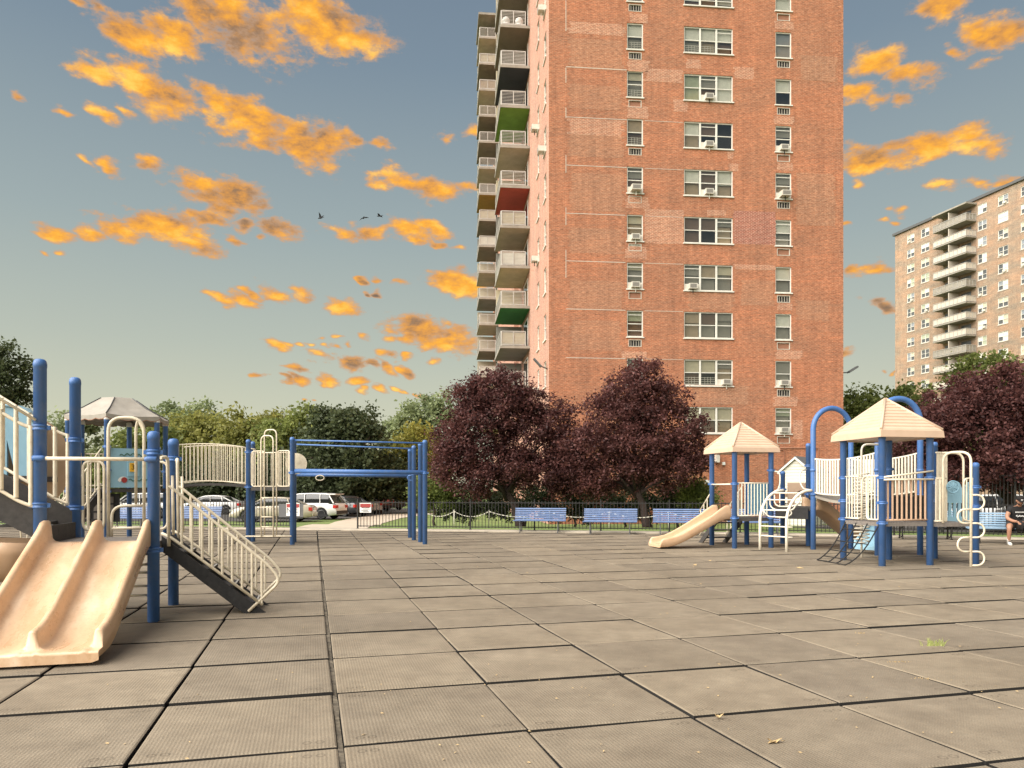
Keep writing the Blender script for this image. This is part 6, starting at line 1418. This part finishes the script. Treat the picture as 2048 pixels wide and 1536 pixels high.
# ------------------------------------------------------------------ cars
def car(label, x, y, rz, paint, kind='sedan', name='parked_car', z=None):
    t = thing(name, label, 'car', (x, y, gz(x, y) + .012 if z is None else z), rz, 'parked cars')
    if kind == 'suv': L_, W_, H = 4.65, 1.86, 1.68; belt = 1.04; roof = [(-2.28, .98), (-2.10, 1.10), (-1.85, 1.56), (-1.55, 1.655), (-.6, 1.68), (.35, 1.655), (.75, 1.58), (1.25, 1.13), (1.45, 1.04)]; wb = 1.36
    else: L_, W_, H = 4.75, 1.80, 1.46; belt = .95; roof = [(-1.95, .98), (-1.70, 1.05), (-1.15, 1.36), (-.75, 1.435), (-.2, 1.46), (.35, 1.43), (.70, 1.33), (1.25, 1.0), (1.45, .95)]; wb = 1.36
    h2 = L_ / 2; wr = .35 if kind == 'suv' else .325
    # body: sections along x; front is +x
    if kind == 'suv': top = [(-h2, .62), (-h2 + .03, .98), (-h2 + .12, 1.04), (-1.2, 1.06), (0, 1.05), (1.2, 1.04), (1.75, .99), (2.1, .90), (h2 - .06, .76), (h2, .60)]
    else: top = [(-h2, .60), (-h2 + .05, .93), (-h2 + .2, 1.00), (-1.5, 1.01), (0, .96), (1.2, .94), (1.7, .88), (2.1, .78), (h2 - .06, .66), (h2, .52)]
    def topz(xx):
        for (a, za), (c, zc) in zip(top, top[1:]):
            if a <= xx <= c: return za + (zc - za) * (xx - a) / (c - a)
        return top[-1][1]
    xs = sorted(set([p[0] for p in top] + [sx * wb + d for sx in (-1, 1) for d in (-.43, -.36, -.2, 0, .2, .36, .43)])); b = MB(); rings = []
    for xx in xs:
        e = abs(xx) / h2; w = W_ / 2 * (1 - .16 * max(0, e - .72) / .28 * max(0, e - .72) / .28 - .02 * e)
        zt = topz(xx); zb = .22 + .10 * max(0, e - .8) / .2; arch_ = 0
        for sx in (-1, 1):
            d = abs(xx - sx * wb)
            if d < .41: arch_ = max(arch_, math.sqrt(max(0, .41 ** 2 - d * d)) + wr - .02)
        zs2 = max(zb, arch_) if arch_ else zb
        half = [(w * .80, zs2), (w * .97, zs2 + .03), (w, max(zs2 + .06, zt * .62)), (w * .985, zt - .10), (w * .93, zt - .02), (w * .78, zt)]
        rings.append([(xx, yy, zz_) for yy, zz_ in half] + [(xx, -yy, zz_) for yy, zz_ in half[::-1]])
    b.loft(rings, 0, True); body = b.build('body', paint, t)
    # greenhouse: glass block, then roof and pillars in body colour
    def sec(xx, zt, inset): w = W_ / 2 * (.93 - inset); return w
    def gring(off, lift):
        out = []
        for xx, zt in roof:
            f = (zt - belt) / (H - belt); w = W_ / 2 * (.945 - .20 * max(0, f)) - off; zb = min(zt, belt - .04)
            out.append([(xx, W_ / 2 * .93 - off, zb), (xx, w, max(zb, zt - .04) + lift), (xx, w * .86, zt + lift), (xx, -w * .86, zt + lift), (xx, -w, max(zb, zt - .04) + lift), (xx, -W_ / 2 * .93 + off, zb)])
        return out
    b = MB(); b.loft(gring(.012, -.012), 0, True); b.build('glass', 'car_glass', t)
    b = MB(); rr_ = [(xx, zt) for xx, zt in roof if zt > (1.5 if kind == 'suv' else 1.3)]; rings = []
    for xx, zt in rr_:
        f = (zt - belt) / (H - belt); w = W_ / 2 * (.945 - .20 * f) + .004
        rings.append([(xx, w, zt - .075), (xx, w * .9, zt - .012), (xx, w * .8, zt + .010), (xx, -w * .8, zt + .010), (xx, -w * .9, zt - .012), (xx, -w, zt - .075)])
    b.loft(rings, 0, True); b.build('roof', paint, t)
    def sidey(xx, zz_):
        f = max(0, (zz_ - belt) / (H - belt)); return W_ / 2 * (.93 - .185 * f) + .004
    for s in (1, -1):
        b = MB(); pil = [((roof[0][0] + .08, belt), (rr_[0][0] + .02, rr_[0][1] - .05)), ((-.15, belt), (-.12, H - .06)), ((roof[-1][0] - .1, belt - .02), (rr_[-1][0], rr_[-1][1] - .05))] + ([((-1.25, belt), (-1.2, H - .08))] if kind == 'suv' else [((-1.1, belt), (-.95, H - .1))])
        for p0, p1 in pil: b.bar((p0[0], s * sidey(*p0), p0[1]), (p1[0], s * sidey(*p1), p1[1]), .03, .07)
        b.build('pillars', paint, t)
        b = MB(); b.box((.95, s * W_ / 2 - .02, belt + .0) if s > 0 else (.95, -W_ / 2 - .16, belt), (1.13, s * W_ / 2 + .16, belt + .12) if s > 0 else (1.13, -W_ / 2 + .02, belt + .12)); b.build('mirror', paint, t)
        b = MB(); xl = -h2 + .0; b.box((xl - .005, s * .48 if s > 0 else -W_ / 2 * .9, topz(-h2 + .05) - .26), (xl + .20, W_ / 2 * .9 if s > 0 else -.48, topz(-h2 + .05) - .07)); b.build('tail_light', 'tail_red', t)
        b = MB(); b.box((h2 - .28, s * .5 if s > 0 else -W_ / 2 * .88, .62), (h2 - .03, W_ / 2 * .88 if s > 0 else -.5, .75)); b.build('headlight', 'head_lamp', t)
        b = MB(); b.box((-h2 + .5, s * (W_ / 2 - .012) if s > 0 else -W_ / 2 - .006, .20), (h2 - .5, W_ / 2 + .006 if s > 0 else -W_ / 2 + .012, .34)); b.build('side_skirt', 'trim_black', t)
        for xx in (-1.0 if kind == 'suv' else -.95, .0):
            b = MB(); b.box((xx + .55, s * W_ / 2 - .005 if s > 0 else -W_ / 2 - .03, belt - .16), (xx + .75, s * W_ / 2 + .03 if s > 0 else -W_ / 2 + .005, belt - .125)); b.build('door_handle', paint, t)
        for sx in (-1, 1):
            b = MB(); b.lathe([(wr - .09, -.10), (wr - .02, -.10), (wr, -.07), (wr, .07), (wr - .02, .10), (wr - .09, .10)], (0, 0, 0), 20); tyre = b.build('wheel', 'tyre', t); tyre.location = (sx * wb, s * (W_ / 2 - .10), wr); tyre.rotation_euler = (R(90), 0, 0)
            b = MB(); b.lathe([(wr - .092, -.085), (wr - .10, .07 if s < 0 else .07)], (0, 0, 0), 20); 
            b = MB()
            for k in range(7): a = 2 * math.pi * k / 7; b.bar((0, 0, -s * .09), ((wr - .09) * math.cos(a), (wr - .09) * math.sin(a), -s * .085), .05, .02)
            b.tube([((wr - .095) * math.cos(a), (wr - .095) * math.sin(a), -s * .085) for a in [2 * math.pi * k / 20 for k in range(20)]], .018, 5, closed=True); b.build('rim', 'rim', tyre)
    b = MB(); b.box((-h2 - .04, -W_ / 2 * .8, .34), (-h2 + .1, W_ / 2 * .8, .56)); b.build('rear_bumper', 'trim_black' if kind == 'suv' else paint, t)
    b = MB(); b.box((h2 - .1, -W_ / 2 * .75, .30), (h2 + .03, W_ / 2 * .75, .50)); b.build('front_bumper', paint, t)
    b = MB(); b.box((-h2 - .046, -.26, .70), (-h2 - .0, .26, .83)); b.build('number_plate', 'print_white', t)
    if kind == 'suv': b = MB(); b.box((-2.18, -.62, 1.585), (-1.82, .62, 1.635)); b.build('spoiler', paint, t)
    return t
def cx(px, d): return (px - 1024) / FPX * d
car('beige saloon parked side-on behind the left gate leaf', cx(548, 44.6), 44.6, R(180 + 4), 'car_beige', 'sedan')
car('white sport utility car parked nose-left past the gate', cx(618, 48.6), 48.6, R(180 - 14), 'car_white', 'suv')
car('black saloon parked behind the white sport utility car', cx(684, 54.0), 54.0, R(180 - 38), 'car_dark', 'sedan')
car('silver saloon parked right of the black one', cx(712, 59.5), 59.5, R(180 - 42), 'car_silver', 'sedan')
car('dark red car parked farthest along the row', cx(738, 66), 66, R(180 - 42), 'car_red', 'suv')
car('dark car half hidden behind the gate post', cx(765, 70), 70, R(180 - 42), 'car_dark', 'suv')
car('white car seen between the posts under the blue panel', cx(285, 50), 50, R(180 + 5), 'car_white', 'suv')
car('white saloon parked far back under the bridge', cx(425, 58), 58, R(180), 'car_white', 'sedan')
car('white car parked behind the tall fence, left one', cx(1975, 36), 36, R(165), 'car_white', 'suv')
car('white car with a red lamp behind the seated man', cx(2075, 33), 33, R(160), 'car_white', 'sedan')

# ------------------------------------------------------------------ birds
def bird(label, px, py, d, wl, wr_, yaw):
    x, y, z = wp(px, py, d); t = thing('bird', label, 'bird', (x, y, z), yaw, 'birds in the sky')
    b = MB(); b.tube([(0, -.24, -.01), (0, -.16, 0), (0, 0, 0), (0, .16, .01), (0, .24, .02), (0, .29, .015)], [.015, .05, .065, .05, .035, .005], 8); b.build('body', 'bird_black', t)
    for s, w in ((-1, wl), (1, wr_)):
        a = R(w); e = Vector((s * .22 * math.cos(a), 0, .22 * math.sin(a))); tip = e + Vector((s * .26 * math.cos(a - R(25)), -.06, .26 * math.sin(a - R(25))))
        b = MB(); b.prism([Vector((s * .03, .10, .01)), Vector((s * .03, -.10, .01)), e + Vector((0, -.11, 0)), tip, e + Vector((0, .08, 0))], (0, 0, .012)); b.build('wing', 'bird_black', t)
    b = MB(); b.prism([(0, -.2, 0), (.06, -.36, 0), (-.06, -.36, 0)], (0, 0, .01)); b.build('tail', 'bird_black', t)
bird('bird with raised wings, leftmost of three in the sky', 641, 436, 62, 70, 55, R(60)); bird('bird with drooping wings, middle of three in the sky', 727, 436, 66, -25, 20, R(20)); bird('small bird with half-folded wings, rightmost of three in the sky', 759, 432, 70, 25, 15, R(70))
# ------------------------------------------------------------------ the seated man
def skin(name, verts, edges, m, parent, root=0, sub=2):
    me = bpy.data.meshes.new(name); me.from_pydata([v[:3] for v in verts], edges, []); o = obj(name, me, parent); me.materials.append(MAT[m])
    md = o.modifiers.new('Skin', 'SKIN'); md.use_smooth_shade = True
    for i, v in enumerate(verts):
        sv = me.skin_vertices[0].data[i]; r = v[3]; sv.radius = r if isinstance(r, tuple) else (r, r); sv.use_root = (i == root)
    sm = o.modifiers.new('Sub', 'SUBSURF'); sm.levels = sub; sm.render_levels = sub
    dg = bpy.context.evaluated_depsgraph_get(); dg.update(); me2 = bpy.data.meshes.new_from_object(o.evaluated_get(dg)); o.modifiers.clear(); o.data = me2; me2.name = name
    if not me2.materials: me2.materials.append(MAT[m])
    for p in me2.polygons: p.use_smooth = True
    return o
def person():
    # local: facing -y, seat at z .45, hips at origin
    px, py, pz = wp(2033, 1064, 21.35)
    t = thing('person', 'man in a black cap, black printed T-shirt and dark shorts sitting on the bench', 'person', (px + .03, py, 0), MAN_RZ - R(4))
    V_ = [(0, .02, .56, (.17, .13)), (0, -.01, .70, (.175, .14)), (0, -.06, .86, (.19, .14)), (0, -.12, 1.00, (.19, .125)), (0, -.16, 1.07, .075), (0, -.21, 1.13, .062), (0, -.25, 1.19, .075),
          (.20, -.13, 1.00, .078), (.29, -.20, .82, .060), (.30, -.24, .74, .056), (.20, -.38, .68, .045), (.12, -.46, .665, .036),
          (-.20, -.13, 1.00, .078), (-.29, -.19, .82, .060), (-.30, -.23, .73, .056), (-.19, -.37, .66, .045), (-.10, -.45, .655, .036),
          (.13, -.02, .53, .105), (.19, -.24, .53, .098), (.23, -.44, .52, .078), (.235, -.50, .47, .066), (.235, -.47, .30, .060), (.24, -.44, .14, .044), (.24, -.44, .06, .045),
          (-.13, -.02, .53, .105), (-.22, -.23, .53, .098), (-.29, -.42, .52, .078), (-.30, -.48, .47, .066), (-.30, -.45, .30, .060), (-.30, -.42, .14, .044), (-.30, -.42, .06, .045)]
    E_ = [(0, 1), (1, 2), (2, 3), (3, 4), (4, 5), (5, 6), (3, 7), (7, 8), (8, 9), (9, 10), (10, 11), (3, 12), (12, 13), (13, 14), (14, 15), (15, 16), (0, 17), (17, 18), (18, 19), (19, 20), (20, 21), (21, 22), (22, 23), (0, 24), (24, 25), (25, 26), (26, 27), (27, 28), (28, 29), (29, 30)]
    body = skin('body', V_, E_, 'skin', t)
    # head: shaped rings, bowed forward to look at the phone
    b = MB(); rings = []
    prof = [(-.105, .035, .045, .02), (-.085, .055, .06, .015), (-.05, .066, .078, .005), (0, .074, .090, 0), (.045, .077, .096, 0), (.085, .070, .088, 0), (.112, .045, .058, 0), (.122, .012, .015, 0)]
    for z, rx, ry, fy in prof: rings.append([(rx * math.cos(a), ry * math.sin(a) - fy, z) for a in [2 * math.pi * k / 14 for k in range(14)]])
    b.loft(rings, 0, True); b.lathe([(.012, -.02), (.017, .0), (.008, .035)], (0, -.093, -.02), 6)
    for s in (1, -1): b.lathe([(.008, -.03), (.018, -.015), (.02, .015), (.008, .03)], (s * .078, .005, -.01), 6)
    hd = b.build('head', 'skin', t); hd.location = (0, -.285, 1.235); hd.rotation_euler = (R(28), 0, R(6)); hd.scale = (1.08, 1.08, 1.08)
    b = MB()
    for s in (1, -1): b.lathe([(.004, -.004), (.011, 0), (.004, .004)], (s * .03, -.086, .008), 6)
    b.build('eyes', 'hair_black', hd)
    b = MB(); b.bar((-.024, -.084, -.060), (.024, -.084, -.060), .006, .008); b.build('mouth', 'pipe_brown', hd)
    b = MB(); b.loft([[(rx * 1.06 * math.cos(a), ry * 1.05 * math.sin(a) - fy + .004, z) for a in [math.pi * k / 10 + math.pi for k in range(11)]] for z, rx, ry, fy in prof[:3]], 0, True, False, False); b.build('beard', 'hair_black', hd)
    b = MB(); b.loft([[(rx * math.cos(a), ry * math.sin(a), z) for a in [2 * math.pi * k / 16 for k in range(16)]] for z, rx, ry in ((.035, .084, .104), (.075, .083, .102), (.11, .072, .088), (.132, .045, .055), (.14, .01, .012))], 0, True)
    b.prism([(.075 * math.cos(a), -.085 + .09 * math.sin(a), .040) for a in [math.pi + math.pi * k / 8 for k in range(9)]], (0, 0, .010)); cap = b.build('cap', 'hair_black', hd)
    b = MB(); b.box((-.022, -.108, .062), (.022, -.100, .088)); b.build('cap_badge', 'print_white', cap)
    # T-shirt over the trunk with short sleeves, shorts
    SV_ = [(0, .03, .56, (.205, .165)), (0, 0, .70, (.215, .175)), (0, -.05, .86, (.215, .165)), (0, -.12, 1.00, (.205, .145)), (0, -.15, 1.055, .105), (.20, -.13, 1.005, .095), (.275, -.185, .86, .085), (-.20, -.13, 1.005, .095), (-.275, -.18, .86, .085)]
    shirt = skin('t_shirt', SV_, [(0, 1), (1, 2), (2, 3), (3, 4), (3, 5), (5, 6), (3, 7), (7, 8)], 'shirt_black', t)
    b = MB(); r = random.Random(2)
    for i in range(7):
        x = -.10 + i * .033; b.bar((x, -.298, .795 + r.uniform(-.02, .0)), (x + .028, -.30, .815 + r.uniform(-.01, .02)), .012, .014)
    for i in range(9):
        x = -.115 + i * .026; b.bar((x, -.300, .895), (x + .012, -.300, .925), .010, .010); b.bar((x, -.300, .925), (x + .016, -.300, .922), .010, .010)
    pr = b.build('print', 'print_white', shirt)
    skin('shorts', [(0, .03, .54, (.20, .17)), (.13, -.03, .535, .135), (.20, -.26, .535, .125), (.225, -.39, .53, .115), (-.13, -.03, .535, .135), (-.235, -.25, .535, .125), (-.275, -.37, .53, .115)], [(0, 1), (1, 2), (2, 3), (0, 4), (4, 5), (5, 6)], 'shorts_dark', t)
    # hands: palm and five bent fingers each, round a phone
    def hand(w, fwd, side, curl):
        w = Vector(w); fwd = Vector(fwd).normalized(); up = Vector((0, 0, 1)); rt = fwd.cross(up).normalized() * side
        vs = [(*w, .030), (*(w + fwd * .05), (.040, .022)), (*(w + fwd * .085), (.040, .018))]; es = [(0, 1), (1, 2)]
        b = skin('hand', vs, es, 'skin', t, sub=1)
        for i, (o_, L_) in enumerate(((-.033, .062), (-.011, .074), (.011, .070), (.032, .054))):
            p0 = w + fwd * .075 + rt * o_; p1 = p0 + fwd * L_ * .5 + up * -.006; p2 = p1 + fwd * L_ * .32 * (1 - curl) - up * L_ * .38 * curl; p3 = p2 + (fwd * (.6 - curl) - up * curl) * L_ * .3
            skin('finger', [(*p0, .010), (*p1, .0095), (*p2, .009), (*p3, .007)], [(0, 1), (1, 2), (2, 3)], 'skin', t, sub=1)
        p0 = w + fwd * .03 - rt * .03; p1 = p0 + fwd * .03 - rt * .028 + up * .012; p2 = p1 + fwd * .03 - rt * .006 + up * .008
        skin('thumb', [(*p0, .012), (*p1, .011), (*p2, .008)], [(0, 1), (1, 2)], 'skin', t, sub=1)
    hand((.12, -.46, .665), (-.75, -.55, .02), 1, .5); hand((-.10, -.45, .655), (.35, -.75, -.5), -1, .3)
    ph = MB(); ph.box((-.038, -.075, -.004), (.038, .075, .004)); o = ph.build('phone', 'shoe_black', None); 
    ph_w = Vector((.05, -.53, .70)); mw = Matrix.Translation(t.location) @ Matrix.Rotation(t.rotation_euler.z, 4, 'Z'); o.matrix_world = mw @ Matrix.Translation(ph_w) @ Matrix.Rotation(R(35), 4, 'X'); tag(o, 'black phone held in the seated man\'s hand', 'phone')
    for s, x, y in ((1, .24, -.46), (-1, -.30, -.44)):
        b = MB(); rings = []
        for yy, w, h in ((.10, .030, .07), (.07, .042, .105), (.0, .044, .11), (-.07, .046, .085), (-.14, .050, .062), (-.19, .044, .05), (-.215, .02, .035)): rings.append([(x - w, y + yy, .0), (x - w * .96, y + yy, h * .7), (x - w * .5, y + yy, h), (x + w * .5, y + yy, h), (x + w * .96, y + yy, h * .7), (x + w, y + yy, .0)])
        b.loft(rings, 0, True); sh = b.build('shoe', 'shoe_white', t)
        b = MB(); b.bar((x - .049, y - .06, .055), (x - .047, y + .05, .045), .006, .03); b.bar((x + .049, y - .06, .055), (x + .047, y + .05, .045), .006, .03); b.box((x - .03, y - .10, .084), (x + .03, y - .02, .100)); b.build('shoe_patch', 'shoe_black', sh)
        b = MB(); b.tube([(x, y + .03, .09), (x, y + .02, .20)], [.050, .048], 10); b.build('sock', 'shoe_white', t)
person()
